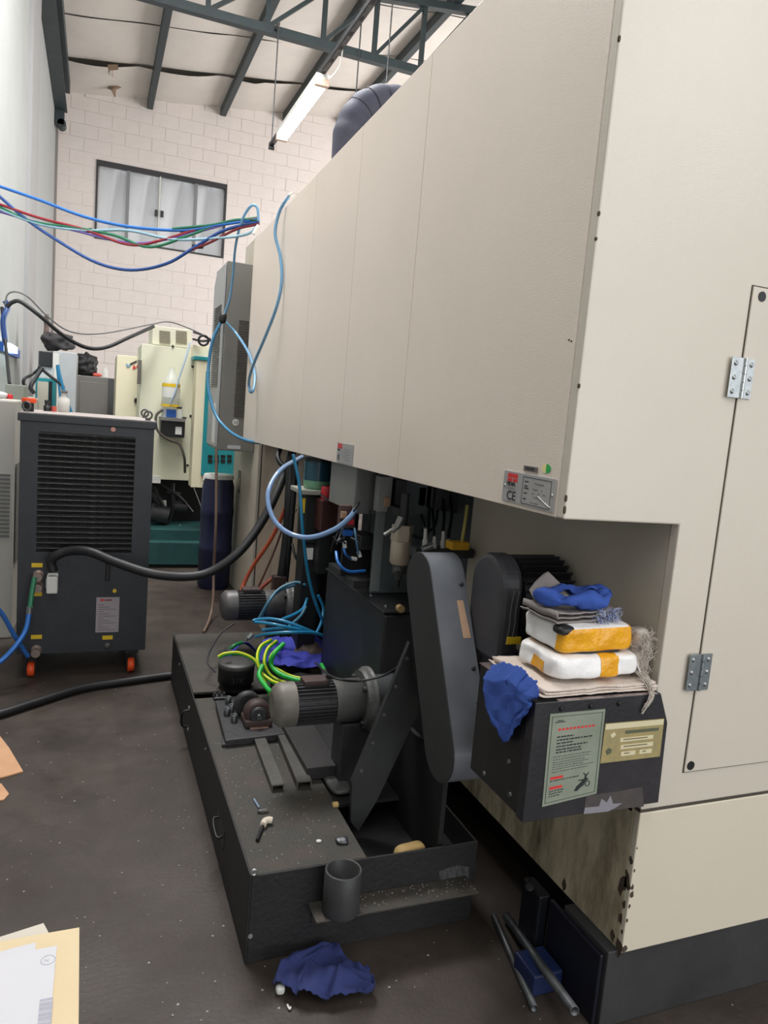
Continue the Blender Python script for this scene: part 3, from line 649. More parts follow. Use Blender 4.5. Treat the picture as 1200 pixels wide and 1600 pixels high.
# red pump box
t = thing('red_capped_pump', 'dark red-brown pump housing with bright red cap', 'pump', (1.05, 3.2, .9))
YR = 3.2
a = at(503, 782, 'y', YR); b = at(534, 832, 'y', YR); MB().box(a.x, b.x, YR, YR+.12, b.z, a.z).build('body', mat('pump_darkred', (66, 34, 30), .5), t, bevel=.006)
a3 = at(512, 776, 'y', YR+.05); MB().lathe((a3.x, YR+.06, a.z), (0, 0, 1), [(0, .028), (.03, .03), (.055, .03), (.06, .024)], 18).build('red_cap', red_p, t)
MB().tube(px([(499, 771, YR-.02), (508, 778, YR-.02), (518, 783, YR-.02)]), .005, 6).build('clip', steel, t)
MB().box(a.x+.01, b.x-.01, YR+.02, YR+.1, .75, b.z).build('stand', dark_m, t)
# blue valve and wires
t = thing('blue_regulator', 'small blue-bodied regulator with fittings and coiled wires behind the loop hose', 'regulator', (.95, 2.6, 1.0))
a = MB(); pbox(a, 537, 829, 552, 838, 2.72, .05); a.build('blue_body', blue_p, t, bevel=.003)
a = MB(); pbox(a, 532, 790, 556, 826, 2.74, .04); a.build('bracket', mat('bracket_brown', (74, 52, 48), .6), t, bevel=.003)
a = MB(); pbox(a, 534, 800, 542, 810, 2.72, .019); a.build('terminal', mat('coil_tan'  , (0, 0, 0)), t)
a = MB(); pbox(a, 545, 812, 553, 820, 2.72, .019); a.build('terminal', red_p, t)
for a_, b_ in (((538, 846), (539, 856)), ((549, 872), (557, 874)), ((560, 862), (563, 870))): MB().cyl(at(*a_, 'y', 2.7), at(*b_, 'y', 2.7), .008, seg=10).build('fitting', white_p, t)
for k, h_ in enumerate([[(532, 825, 2.7), (522, 845, 2.68), (518, 862, 2.7)], [(536, 826, 2.7), (526, 850, 2.66), (532, 842, 2.65), (540, 850, 2.7)], [(541, 838, 2.7), (530, 848, 2.65), (520, 838, 2.66)], [(548, 840, 2.7), (560, 848, 2.66), (560, 862, 2.7)], [(576, 830, 2.7), (578, 800, 2.7), (574, 780, 2.8)]]):
    cable('wire', px(h_), .004, steel_d if k % 2 else blackp, parent=t, seg=6)
a = MB(); pbox(a, 563, 838, 592, 860, 2.8, .15); a.build('terminal_box', castd, t, bevel=.004)
MB().box(1.0, 1.2, 2.75, 3.1, .80, .83).build('shelf', castd, t)
a = MB(); pbox(a, 535, 836, 580, 900, 2.86, .02); a.build('mounting_plate', dark_m, t)
cable('blue_air_hose', px([(525, 862, 2.6), (529, 880, 2.55), (545, 893, 2.55), (570, 892, 2.6)]), .006, blue_hose, 'short bright blue air hose curving below the blue regulator', 'hose')
cable('blue_air_hose', px([(537, 856, 2.6), (540, 866, 2.6), (548, 873, 2.66)]), .005, blue_hose, 'tiny blue hose stub ending in a white fitting', 'hose')
cable('blue_air_hose', px([(554, 825, 2.6), (556, 840, 2.6), (560, 866, 2.66)]), .004, lb_hose, 'pale blue hose dropping straight beside the blue regulator', 'hose')
cable('loop_hose', px([(472, 714, 3.35), (440, 733, 3.1), (422, 760, 3.0), (419, 785, 2.95), (428, 812, 2.9), (446, 830, 2.85), (470, 839, 2.8), (495, 838, 2.75), (525, 826, 2.7), (545, 810, 2.68), (556, 796, 2.68)]), .0105, mat('glossy_blue_hose', (120, 150, 190), .2, coat=.5), 'glossy pale blue hose making a wide loop out from under the overhang', 'hose')
cable('black_wire', px([(553, 798, 2.6), (568, 775, 2.8), (580, 760, 2.9)]), .005, rubber, 'short black wire rising from the end of the loop hose', 'wire')

# ------------------------------------------------------------------ black box head (discharge box) and its pile
BX0, BX1, BY, BZ0, BZ1 = .905, 1.288, 1.278, .637, .915
t = thing('gear_housing_box', 'black chamfered steel box with warning plates, rags and packages on top', 'box', (1.1, 1.4, BZ0))
prof = [(BX0, BY, BZ0), (BX1, BY, BZ0), (1.282, BY, .84), (1.250, BY, BZ1), (BX0, BY, BZ1)]
MB().prism(prof, (0, .028, 0)).build('front_plate', black_face, t, bevel=.002)
MB().prism([(BX0+.004, BY+.0285, BZ0+.002), (1.262, BY+.0285, BZ0+.002), (1.262, BY+.0285, .85), (1.24, BY+.0285, BZ1), (BX0+.004, BY+.0285, BZ1)], (0, .225, 0)).build('body', black_m, t, bevel=.002)
MB().box(BX0-.001, 1.245, BY+.03, 1.53, BZ1+.0003, BZ1+.003).build('top_plate', mat('worn_top', (120, 104, 100), .5, c2=(60, 56, 58), vscale=12), t)
for px_, py_ in ((877, 1107), (923, 1103), (967, 1099), (1011, 1097)):
    q = at(px_, py_, 'y', BY); MB().lathe((q.x, BY, q.z), (0, -1, 0), [(0, .0062), (.003, .006), (.005, .0035)], 12).build('button_bolt', blackp, t)
for px_, py_ in ((841, 1250), (1014, 1224)):
    q = at(px_, py_, 'y', BY); MB().lathe((q.x, BY, q.z), (0, -1, 0), [(0, .004), (.001, .004)], 10).build('screw_hole', ink, t)
for yy, zz in ((1.36, .74), (1.34, .67), (1.46, .66)): MB().lathe((BX0+.004, yy, zz), (-1, 0, 0), [(0, .006), (.004, .005)], 10).build('side_bolt', castg, t)
MB().box(.965, 1.238, BY-.0004, BY+.010, BZ1+.0001, BZ1+.0012).build('worn_edge', mat('worn_edge_pale', (196, 176, 168), .6, c2=(80, 74, 74), vscale=40), t)
# scraped paint patch
MB().prism([(at(px_, py_, 'y', BY-.0006)) for px_, py_ in ((912, 1272), (914, 1262), (936, 1260), (940, 1248), (948, 1254), (954, 1243), (958, 1256), (972, 1255), (962, 1262), (950, 1268))], (0, .0005, 0)).build('scraped_patch', mat('scrape_grey', (132, 130, 136), .5), t)
MB().prism([(at(px_, py_, 'y', BY-.0004)) for px_, py_ in ((912, 1271), (916, 1244), (1004, 1230), (1006, 1260))], (0, .0003, 0)).build('worn_patch', mat('worn_brown', (78, 70, 66), .6, c2=(60, 56, 56), vscale=40), t)
# warning plate
c4 = [at(a, b, 'y', BY-.002) for a, b in ((860, 1116), (946, 1108), (932, 1240), (847, 1261))]
wp = MB().prism(c4, (0, .0018, 0)).build('warning_plate', greenplate, t, label='tall green-grey warning plate with red headings')
def uv(u, v, d=.0026, c4=c4):
    p = c4[0].lerp(c4[1], u).lerp(c4[3].lerp(c4[2], u), v); return Vector((p.x, BY-d, p.z))
def ubar(u0, u1, v0, v1, m, nm, par, c=None, d=.0026):
    f = (lambda u, v: uv(u, v, d)) if c is None else (lambda u, v: uv(u, v, d, c))
    MB().prism([f(u0, v0), f(u1, v0), f(u1, v1), f(u0, v1)], (0, .0005, 0)).build(nm, m, par)
for a in ((.04, .96, .03, .036), (.04, .96, .964, .97), (.04, .05, .03, .97), (.95, .96, .03, .97)): ubar(*a, mat('plate_line', (70, 80, 72), .5), 'frame_line', wp)
ubar(.14, .24, .075, .083, ink, 'emblem', wp); ubar(.10, .28, .09, .098, ink, 'emblem', wp)
for k in range(10): ubar(.17+k*.068, .17+k*.068+.045, .165, .188, red_ink, 'heading_character', wp)
def dashes(v, u0, u1, hgt, m, seed):
    random.seed(seed); mb = MB(); u = u0
    while u < u1:
        w_ = random.uniform(.02, .06); e = min(u+w_, u1)
        mb.prism([uv(u, v), uv(e, v), uv(e, v+hgt), uv(u, v+hgt)], (0, .0005, 0)); u = e+random.uniform(.008, .02)
    mb.build('print_line', m, wp)
for k, (v, u1) in enumerate([(.25, .46), (.285, .80), (.32, .46), (.355, .72), (.39, .62), (.42, .62)]): dashes(v, .16, u1, .014, ink, k)
for k, (v, u1) in enumerate([(.47, .8), (.50, .78), (.53, .70), (.555, .78), (.58, .68), (.605, .88), (.635, .78)]): dashes(v, .12, u1, .008, mat('ink_soft', (84, 90, 82), .6), k+20)
for v in (.69, .80): ubar(.10, .33, v, v+.028, red_ink, 'red_word', wp)
for k, (v, u1) in enumerate([(.73, .62), (.845, .36), (.872, .34), (.90, .30)]): dashes(v, .10, u1, .009, ink, k+40)
pic = MB().prism([uv(u, v) for u, v in ((.56, .905), (.60, .855), (.66, .825), (.70, .80), (.62, .795), (.62, .785), (.73, .785), (.74, .745), (.70, .715), (.715, .71), (.76, .74), (.80, .715), (.81, .725), (.77, .755), (.78, .785), (.82, .79), (.76, .815), (.73, .86), (.68, .875), (.62, .91))], (0, .0005, 0))
pic.build('hand_pictogram', ink, wp)
MB().torus(uv(.80, .845), (0, 1, 0), .0062, .0009, 16, 5).build('roller_pictogram', ink, wp)
# gold plate
g4 = [at(a, b, 'y', BY-.002) for a, b in ((946, 1131), (1038, 1123), (1031, 1182), (938, 1193))]
gp = MB().prism(g4, (0, .0018, 0)).build('gold_name_plate', gold, t, label='worn gold name plate with pale fields')
ubar(.01, .99, .01, .15, gold_l, 'pale_band', gp, g4)
for a in ((.28, .84, .40, .50), (.30, .85, .58, .69), (.32, .56, .76, .87), (.63, .84, .76, .87)):
    ubar(*a, gold_l, 'pale_field', gp, g4); ubar(a[0]+.05, a[1]-.1, a[2]+.03, a[2]+.055, mat('ink_brown', (110, 100, 70), .6), 'faint_print', gp, g4, .0032)
ubar(.35, .92, .22, .30, mat('ink_olive', (84, 88, 66), .6), 'faint_print', gp, g4)
MB().prism([uv(u, v, .0028, g4) for u, v in ((.10, .30), (.16, .22), (.20, .30), (.14, .38))], (0, .0005, 0)).build('diamond_mark', gold_l, gp)
MB().prism([uv(u, v, .0028, g4) for u, v in ((.06, .70), (.10, .62), (.16, .66), (.15, .76), (.09, .80))], (0, .0005, 0)).build('round_mark', MT['ink_olive'], gp)

# belt guard (leaning stadium)
GX0, GX1 = .918, 1.026
ct, cb, r_t, r_b = Vector((0, 1.952, 1.022)), Vector((0, 1.722, .602)), .088, .092
ax = (ct-cb).normalized(); pr = Vector((0, ax.z, -ax.y))   # towards +Y
pts = []
for k in range(17):
    th = PI*k/16; d = pr*math.cos(th)+ax*math.sin(th); pts.append(ct+d*r_t)
for k in range(17):
    th = PI*k/16; d = -pr*math.cos(th)-ax*math.sin(th); pts.append(cb+d*r_b)
t = thing('belt_guard', 'tall grey rounded belt guard leaning before the electric motor', 'guard', (.96, 1.8, .5))
N_ = len(pts)
rim = MB(); vs = [Vector((GX0, p.y, p.z)) for p in pts]+[Vector((GX1, p.y, p.z)) for p in pts]
rim.add(vs, [(i, (i+1) % N_, (i+1) % N_+N_, i+N_) for i in range(N_)], True)
rim.build('rim_band', guard_lit, t)
cc = (ct+cb)/2
side = MB().prism([(GX0-.003, cc.y+(p.y-cc.y)*1.003, cc.z+(p.z-cc.z)*1.003) for p in pts], (.004, 0, 0)); side.build('side_cover', guard_shaded, t, bevel=.0015)
MB().prism([(GX1-.004, cc.y+(p.y-cc.y)*.996, cc.z+(p.z-cc.z)*.996) for p in pts], (.004, 0, 0)).build('back_cover', guard_shaded, t)
fr = cb-pr*r_b; fr_t = ct-pr*r_t     # front line
for k in (.10, .42, .93):
    p = fr.lerp(fr_t, k) if k != .1 else fr.lerp(fr_t, .22)
    MB().lathe((GX1-.016, p.y-.001, p.z), -pr, [(0, .007), (.003, .0065), (.005, .0035)], 12).build('cap_screw', castd, t)
p0, p1 = fr.lerp(fr_t, .60)-pr*.0008, fr.lerp(fr_t, .83)-pr*.0008
MB().add([(GX1-.034, p0.y, p0.z), (GX1-.010, p0.y, p0.z), (GX1-.018, p1.y, p1.z), (GX1-.038, p1.y, p1.z)], [(0, 1, 2, 3)]).build('tape_strip', tape_tan, t, solid=.001)
# big motor behind the guard
t = thing('drive_motor', 'large black finned electric motor behind the belt guard', 'motor', (1.15, 1.75, .85))
my, mz = 1.75, 1.015
MB().prism([(1.03, my+.09*math.cos(PI*k/24), mz+.045+.092*math.sin(PI*k/24)) for k in range(25)]+[(1.03, my-.09, mz-.16), (1.03, my+.09, mz-.16)], (.068, 0, 0)).build('front_housing', mat('motor_front', (58, 58, 62), .4, c2=(74, 74, 78), vscale=6), t, bevel=.016)
MB().lathe((1.0985, my, mz+.005), (1, 0, 0), [(0, .105), (.14, .105), (.162, .10)], 32).build('stator_body', dark_m, t)
f0 = None
for k in range(30):
    th = 2*PI*k/30; d = Vector((0, math.cos(th), math.sin(th)))
    c0 = Vector((1.099, my, mz+.005))+d*.113
    MB().beam(c0, c0+Vector((.155, 0, 0)), .004, .026, d).build('cooling_fin', black_m, t)
q = at(774, 1003, 'y', my-.115)
MB().box(1.035, 1.11, my-.11, my-.0, mz-.20, mz-.13).build('foot_block', black_m, t, bevel=.004)
MB().box(1.045, 1.088, my-.1135, my-.1105, q.z-.009, q.z+.011).build('yellow_label', yel_p, t)
for k in range(2):
    x_ = 1.058+k*.016; MB().tube([(x_+.008, my-.0905, mz+.05), (x_+.003, my-.0905, mz-.0), (x_+.004, my-.0905, mz-.05), (x_-.002, my-.0905, mz-.1)], .0018, 5).build('drip_mark', mat('drip_grey', (112, 110, 108), .7), t)
MB().box(1.03, 1.26, 1.60, 1.95, .76, .812).build('mounting_shelf', castd, t, bevel=.004)
MB().box(1.03, 1.26, 1.545, 1.60, .66, .82).build('shelf_front', dark_m, t, bevel=.004)

# blue rag hanging left of the packages
def lerp(a, b, t_): return a+(b-a)*t_
top = at(758, 1042, 'y', 1.52); tr = at(820, 1050, 'y', 1.42)
g_ = [[(758, 1042, 1.53), (775, 1037, 1.54), (800, 1045, 1.5), (812, 1058, 1.44), (826, 1068, 1.38), (842, 1083, 1.33)],
      [(756, 1060, 1.50), (772, 1066, 1.50), (792, 1060, 1.46), (806, 1075, 1.40), (818, 1085, 1.35), (838, 1090, 1.30)],
      [(756, 1080, 1.49), (775, 1088, 1.46), (795, 1085, 1.45), (808, 1095, 1.38), (820, 1098, 1.33), (832, 1098, 1.29)],
      [(757, 1102, 1.48), (774, 1110, 1.45), (792, 1108, 1.41), (806, 1114, 1.36), (816, 1110, 1.31), (826, 1106, 1.285)],
      [(764, 1117, 1.47), (776, 1126, 1.44), (790, 1130, 1.40), (802, 1130, 1.36), (812, 1122, 1.32), (822, 1112, 1.285)],
      [(769, 1132, 1.46), (778, 1142, 1.44), (787, 1160, 1.40), (800, 1148, 1.37), (812, 1132, 1.33), (820, 1116, 1.29)]]
gp_ = [[(at(*q[:2], 'x', .890+.004*((i+j) % 2)) if i > 0 else at(*q[:2], 'x', .893)+Vector((.02*(j < 5), 0, .004))) for j, q in enumerate(r)] for i, r in enumerate(g_)]
for r in gp_:
    for q in r:
        if q.x > BX0-.004: q.x = q.x
def gs(G, u, v):
    nr, nc = len(G)-1, len(G[0])-1; i = min(int(v*nr), nr-1); j = min(int(u*nc), nc-1); a = v*nr-i; b = u*nc-j
    sa = a*a*(3-2*a); sb = b*b*(3-2*b)
    return G[i][j].lerp(G[i][j+1], sb).lerp(G[i+1][j].lerp(G[i+1][j+1], sb), sa)
def gridcloth(name, G, m, n=30, amp=.006, seed=0, zig=.003, thick=.0015, dv=(0, -1, .3), **k):
    def fn(u, v):
        p = gs(G, u, v)+Vector(dv)*amp*(noise.noise(Vector((u*5+seed, v*4, seed)))+.6*noise.noise(Vector((u*12+seed, v*5, seed))))
        i, j = round(u*n), round(v*n)
        if zig and (i in (0, n) or j in (0, n)): p = p+Vector((0, 0, 1))*zig*(1 if (i+j) % 2 else -1)
        return p
    return MB().grid(fn, n, n).build(name, m, solid=thick, **k)
gridcloth('blue_rag', gp_, rag_blue, seed=3, amp=.016, zig=.0018, label='bright blue rag draped over the left edge of the black box', cat='rag', group=None)
# beige folded cloth on the box
def lay(o): return o
Z = BZ1+.004
def folded(x, y, rz, sx, sy, th, layers, name, m, seed, **k):
    """folded cloth: a continuous serpentine sheet"""
    n = 34; cs, sn = math.cos(rz), math.sin(rz); L = layers
    def fn(u, v):
        s = u*L; li = min(int(s), L-1); f = s-li; f = f if li % 2 == 0 else 1-f
        X = (f-.5)*sx*(1-.03*li); Y_ = (v-.5)*sy*(1-.02*li)
        e = abs(f-.5)*2; zz = k0+li*th/L+th/L*(.5 if e > .97 else 0)
        zz += .004*noise.noise(Vector((X*16+seed, Y_*16, li*.3)))+.002*noise.noise(Vector((X*50, Y_*50, seed)))
        X += .006*noise.noise(Vector((Y_*14, li*2.2, seed))); Y_ += .007*noise.noise(Vector((X*14, li*3.1+seed, 0)))
        return Vector((x+X*cs-Y_*sn, y+X*sn+Y_*cs, zz))
    k0 = k.pop('z0'); return MB().grid(fn, n*L, 16).build(name, m, solid=.0025, **k)
folded(1.085, 1.402, .0, .33, .236, .018, 3, 'beige_cloth', rag_beige, 4, z0=Z+.005, label='beige folded cloth spread under the two white packages', cat='cloth')
# lower package
p2 = MB().soft((1.088, 1.395, Z+.055), (.238, .175, .056), 18, 7, .010, 3, rz=.03)
t = p2.build('white_package', pack_w, label='lower white plastic package with one yellow tape band', cat='package')
MB().soft((1.088, 1.395, Z+.055), (.238, .175, .056), 18, 7, .010, 3, keep=lambda m_: -.02 < m_.x < .42 and m_.y < .3, grow=.0009, rz=.03).build('tape_band', pack_y, t)
MB().soft((1.088, 1.395, Z+.055), (.238, .175, .056), 18, 7, .010, 3, keep=lambda m_: m_.x < -.9 and -.5 < m_.y < .2 and m_.z < .2, grow=.0009, rz=.03).build('tape_patch', pack_y, t)
MB().grid(lambda u, v: Vector((1.192+.034*u, 1.315+.03*v, Z+.07-.035*u-.02*(1-v)*(u)+.006*math.sin(v*9))), 8, 8).build('torn_flap', pack_w, t, solid=.0015)
# upper package
zc = Z+.055+.028+.003+.031
t = MB().soft((1.088, 1.405, zc), (.208, .165, .062), 18, 8, .006, 9, rz=.05).build('taped_package', pack_w, label='upper white package wrapped in yellow tape with black corner patch', cat='package')
MB().soft((1.088, 1.405, zc), (.208, .165, .062), 18, 8, .006, 9, rz=.05, grow=.001, keep=lambda m_: (m_.y < -.97 and m_.z < .85) or (m_.x < -.97 and (m_.z < -.9 or m_.y < -.68)) or (m_.x > .97 and m_.y < .5) or (m_.z < -.97)).build('yellow_tape', pack_y, t)
MB().soft((1.004, 1.342, zc+.021), (.046, .044, .021), 8, 3, 0, 1).build('black_patch', rubber, t)
MB().soft((1.088, 1.40, zc-.031), (.18, .145, .012), 8, 5, .002, 1).build('black_underside', blackp, t)
# grey folded rag and blue rag on top
zt = zc+.032
t = folded(1.066, 1.415, .10, .19, .13, .030, 3, 'grey_rag', rag_grey, 8, z0=zt+.004, label='grey folded rag with frayed edge between upper package and blue rag', cat='rag')
fr_ = MB(); random.seed(3)
for k in range(150):
    a = Vector((random.uniform(1.09, 1.162), random.uniform(1.345, 1.36), zt+random.uniform(.004, .032))); d = Vector((random.uniform(-.006, .012), random.uniform(-.012, 0), random.uniform(-.012, .004)))
    fr_.tube([a, a+d*.6+Vector((0, 0, .003)), a+d], .0007, 4, 2)
fr_.build('frayed_edge', mat('fray_bluegrey', (170, 176, 196), .9, c2=(120, 134, 178), vscale=90, thr=(.48, .55)), t, kind='stuff')
# peak of grey cloth behind
pk = MB().grid(lambda u, v: Vector((.985+.12*u, 1.47+.01*math.sin(u*6)-.03*(1-v), zt+.03+(.065*v)*(1-abs(u-.42)*1.7))), 14, 8); pk.build('raised_corner', rag_grey, t, solid=.002)
def bl(u, v):
    th = u*2*PI; w = 1+.10*math.sin(2*th+1)+.05*math.sin(5*th)
    ph = v*2*PI*.82+.5; rr_ = .026+.008*math.sin(3*th)+.007*noise.noise(Vector((th*2, v*5, 1)))
    R0 = .62+.0*v; X = 1.072+math.cos(th)*(.074*w-math.cos(ph)*rr_*.9); Y_ = 1.405+math.sin(th)*(.044*w-math.cos(ph)*rr_*.7)
    zz = zt+.050+math.sin(ph)*rr_*.55+.006*math.sin(4*th+v*5)+.006*noise.noise(Vector((X*60, Y_*60, v*3)))
    return Vector((X, Y_, zz))
MB().grid(bl, 72, 18).build('crumpled_blue_rag', rag_blue, solid=.002, label='crumpled blue rag crowning the pile of packages', cat='rag')
# frayed bundle at right
t = MB().soft((1.234, 1.372, Z+.072), (.052, .08, .115), 12, 3, .016, 5).build('frayed_cloth_bundle', fray_m, label='frayed beige cloth bundle standing right of the packages', cat='cloth')
fr_ = MB(); random.seed(9)
for k in range(260):
    th = random.uniform(PI*.9, PI*2.1); z_ = random.uniform(.0, .10); R = .024
    a = Vector((1.234+math.cos(th)*R, 1.372+math.sin(th)*R*1.9, Z+.025+z_)); pts_ = [a]
    for j in range(3): pts_.append(pts_[-1]+Vector((random.uniform(-.012, .012), random.uniform(-.007, .003), random.uniform(-.014, .010))))
    for q in pts_: q.x = min(q.x, 1.265)
    fr_.tube(pts_, .0008, 4, 3)
for k in range(14):
    a = Vector((1.22+random.uniform(-.012, .012), 1.35+random.uniform(-.01, .01), Z+.034)); fr_.tube([a, a+Vector((-.01, -.05, .0)), Vector((1.215+random.uniform(-.008, .008), BY-.008, BZ1-.0)), Vector((1.197+random.uniform(-.004, .004), BY-.006, BZ1-random.uniform(.02, .045)))], .0008, 4, 4)
fr_.build('loose_threads', fray_m, t, kind='stuff')

# ------------------------------------------------------------------ coolant tank on the floor
TX0, TX1, TY0, TY1, TZ = .42, 1.112, 1.782, 3.90, .262
t = thing('coolant_tank', 'long low charcoal coolant tank on the floor carrying pumps and motors', 'tank', (.7, 2.8, 0))
MB().box(TX0, TX0+.006, TY0, TY1, 0, TZ).build('left_wall', bin_m, t, bevel=.0015)
MB().box(TX0+.0062, TX1, TY0, TY0+.006, 0, TZ-.004).build('front_wall', bin_m, t, bevel=.0015)
MB().box(TX0+.0062, TX1, TY1-.006, TY1, 0, TZ).build('back_wall', bin_m, t, bevel=.0015)
MB().box(TX1-.006, TX1, TY0+.0062, 2.35, 0, TZ-.006).build('right_wall', bin_m, t)
MB().box(TX0+.0062, .755, TY0+.0065, 3.02, TZ-.012, TZ-.004).build('near_cover', bin_top, t, bevel=.0015)
MB().box(TX0+.0062, .995, 3.07, TY1-.0065, TZ-.008, TZ+.003).build('far_cover', bin_top, t, bevel=.002)
MB().box(.755, .985, 2.10, 3.06, TZ-.03, TZ-.02).build('middle_cover', bin_m, t)
MB().box(.747, .755, TY0+.0065, 2.09, .06, TZ-.0045).build('trough_side', bin_m, t)
MB().box(.756, TX1-.0065, TY0+.0065, 2.35, .15, .165).build('trough_floor', dark_m, t)
MB().box(.588, TX1-.03, TY0-.082, TY0-.0005, .146, .152).build('ledge', bin_top, t, bevel=.0015)
MB().box(.60, .70, TY0-.004, TY0-.0005, .09, .146).build('ledge_bracket', bin_m, t)
q = MB().torus((TX0+.012, TY0+.004, TZ+.004), (0, 1, 0), .008, .0025, 14, 6); q.build('lifting_eye', steel, t)
hd = MB().tube([(TX0-.0005, 3.12, .165), (TX0-.03, 3.12, .155), (TX0-.03, 3.12, .10), (TX0-.0005, 3.12, .09)], .005, 8, 4); hd.build('handle', blackp, t)
for z_ in (.175, .08): MB().lathe((TX0, 3.12, z_), (-1, 0, 0), [(0, .012), (.005, .009)], 10).build('handle_boss', steel, t)
MB().box(TX0-.0015, TX0-.0003, 2.16, 2.30, .10, .165).build('slot_plate', blackp, t)
MB().tube([(TX0-.0005, 2.27, .15), (TX0-.02, 2.27, .145), (TX0-.02, 2.19, .13), (TX0-.0005, 2.19, .13)], .004, 8, 3).build('handle', blackp, t)
for yy in (2.62, 3.55): MB().lathe((TX0, yy, .22), (-1, 0, 0), [(0, .008), (.004, .006)], 10).build('bolt', castg, t)
q = at(391, 1463, 'y', TY0); MB().lathe((q.x, TY0, q.z), (0, -1, 0), [(0, .007), (.002, .006)], 12).build('drain_plug', mat('plug_grey', (120, 118, 116), .6), t)
MB().prism([(at(a, b, 'y', TY0-.0006)) for a, b in ((686, 1362), (712, 1352), (733, 1354), (732, 1382), (704, 1388), (688, 1378))], (0, .0005, 0)).build('residue_patch', mat('residue', (80, 80, 80), .8, c2=(52, 52, 53), vscale=80, thr=(.4, .6)), t)
# pipe cup
t = thing('pipe_cup', 'open steel pipe section standing on the tank ledge', 'pipe', (.66, TY0-.05, .152))
cxx, cyy = .665, TY0-.054
MB().lathe((cxx, cyy, .1525), (0, 0, 1), [(0, .049), (.004, .051), (.121, .051), (.123, .049), (.123, .0455), (.121, .044), (.006, .044), (.004, .0)], 40, caps=False).build('pipe_wall', mat('pipe_steel_dark', (66, 66, 66), .5, metal=.3, var=8, vscale=10), t)
# leaning brace
bl0 = [at(a, b, 'y', 2.02) for a, b in ((640, 1003), (656, 1110), (590, 1250), (560, 1300), (548, 1285), (550, 1222))]
for q in bl0: q.z = max(q.z, .168)
bt = thing('brace_plate', 'dark leaning steel brace rising from the tank to the belt guard', 'brace', (bl0[3].x, 2.02, .165))
MB().prism(bl0, (0, .018, 0)).build('plate', mat('brace_grey', (46, 47, 48), .45, var=6, vscale=8), bt, bevel=.002)
for k in range(5):
    p = bl0[0].lerp(bl0[5], .1+k*.2)+Vector((.012, 0, -.01)); MB().lathe(p, (0, -1, 0), [(0, .006), (.004, .005)], 10).build('bolt', castg, bt)
# dark vertical web below guard
MB().box(.985, 1.0, 1.80, 2.36, .166, .50).build('guard_pedestal', dark_m, label='black upright pedestal plate under the belt guard', cat='plate')
# yellow piece in the trough
MB().soft((.91, 1.83, .2085), (.10, .05, .082), 8, 4, .004, 2, rz=.15).build('wooden_block', orangewood, label='tan block lying in the trough behind the pipe cup', cat='block')

# motors on the tank
def pump_motor(ox, y, z, s, m_end, m_fin, m_mid, name, label, L_end):
    t = thing(name, label, 'motor', (ox+.1, y, TZ))
    r = .075*s
    MB().lathe((ox, y, z), (1, 0, 0), [(0, r*.55), (.006, r*.8), (.02, r*.97), (.03, r), (.075*s, r)], 28).build('fan_cover', m_end, t)
    MB().lathe((ox+.0755*s, y, z), (1, 0, 0), [(0, r*.86), (.135*s, r*.86)], 28).build('stator', m_fin, t)
    for k in range(32):
        th = 2*PI*k/32; d = Vector((0, math.cos(th), math.sin(th))); c0 = Vector((ox+.0765*s, y, z))+d*r*.92
        MB().beam(c0, c0+Vector((.133*s, 0, 0)), .0035*s, r*.16, d).build('cooling_fin', m_fin, t)
    MB().lathe((ox+.211*s, y, z), (1, 0, 0), [(0, r*.98), (.10*s, r*1.0), (.101*s, r*.7), (.11*s, r*.7)], 28).build('end_shield', m_mid, t)
    MB().lathe((ox+.311*s, y, z), (1, 0, 0), [(0, r*1.35), (.02*s, r*1.38), (.021*s, r*1.5), (.036*s, r*1.5)], 32).build('flange', castg if s > .9 else castd, t)
    MB().lathe((ox+.348*s, y, z), (1, 0, 0), [(0, r*1.1), (L_end, r*1.1)], 28).build('coupling_barrel', mat('barrel_dark', (62, 64, 66), .4, var=6, vscale=8), t)
    for k in range(4):
        th = PI/4+k*PI/2; d = Vector((0, math.cos(th), math.sin(th)))
        MB().cyl(Vector((ox+.30*s, y, z))+d*r*1.15, Vector((ox+.311*s, y, z))+d*r*1.15, .009*s, seg=8).build('bolt', steel_d, t)
    MB().box(ox+.10*s, ox+.19*s, y-.03*s, y+.03*s, z+r*.9, z+r*1.18).build('terminal_box', brown if s > .9 else castd, t, bevel=.006)
    MB().box(ox+.24*s, ox+.36*s, y-.05*s, y+.05*s, TZ-.02, z-r*.9).build('foot', castd, t, bevel=.004)
    return t
pump_motor(.566, 2.25, .535, .98, mat('motor_grey_dusty', (112, 108, 100), .55, metal=.2, var=14, vscale=16), castd, mat('motor_grey_mid', (92, 92, 90), .5, metal=.2, var=10, vscale=14), 'pump_motor', 'near grey finned pump motor lying level in front of the bed casting', .10)
q = at(345, 946, 'y', 3.6)
pump_motor(q.x, 3.6, q.z, 1.02, mat('motor_dark_dusty', (84, 82, 82), .45, metal=.2, var=8, vscale=14), castd, castg, 'rear_pump_motor', 'far dark pump motor lying level at the back end of the tank', .07)
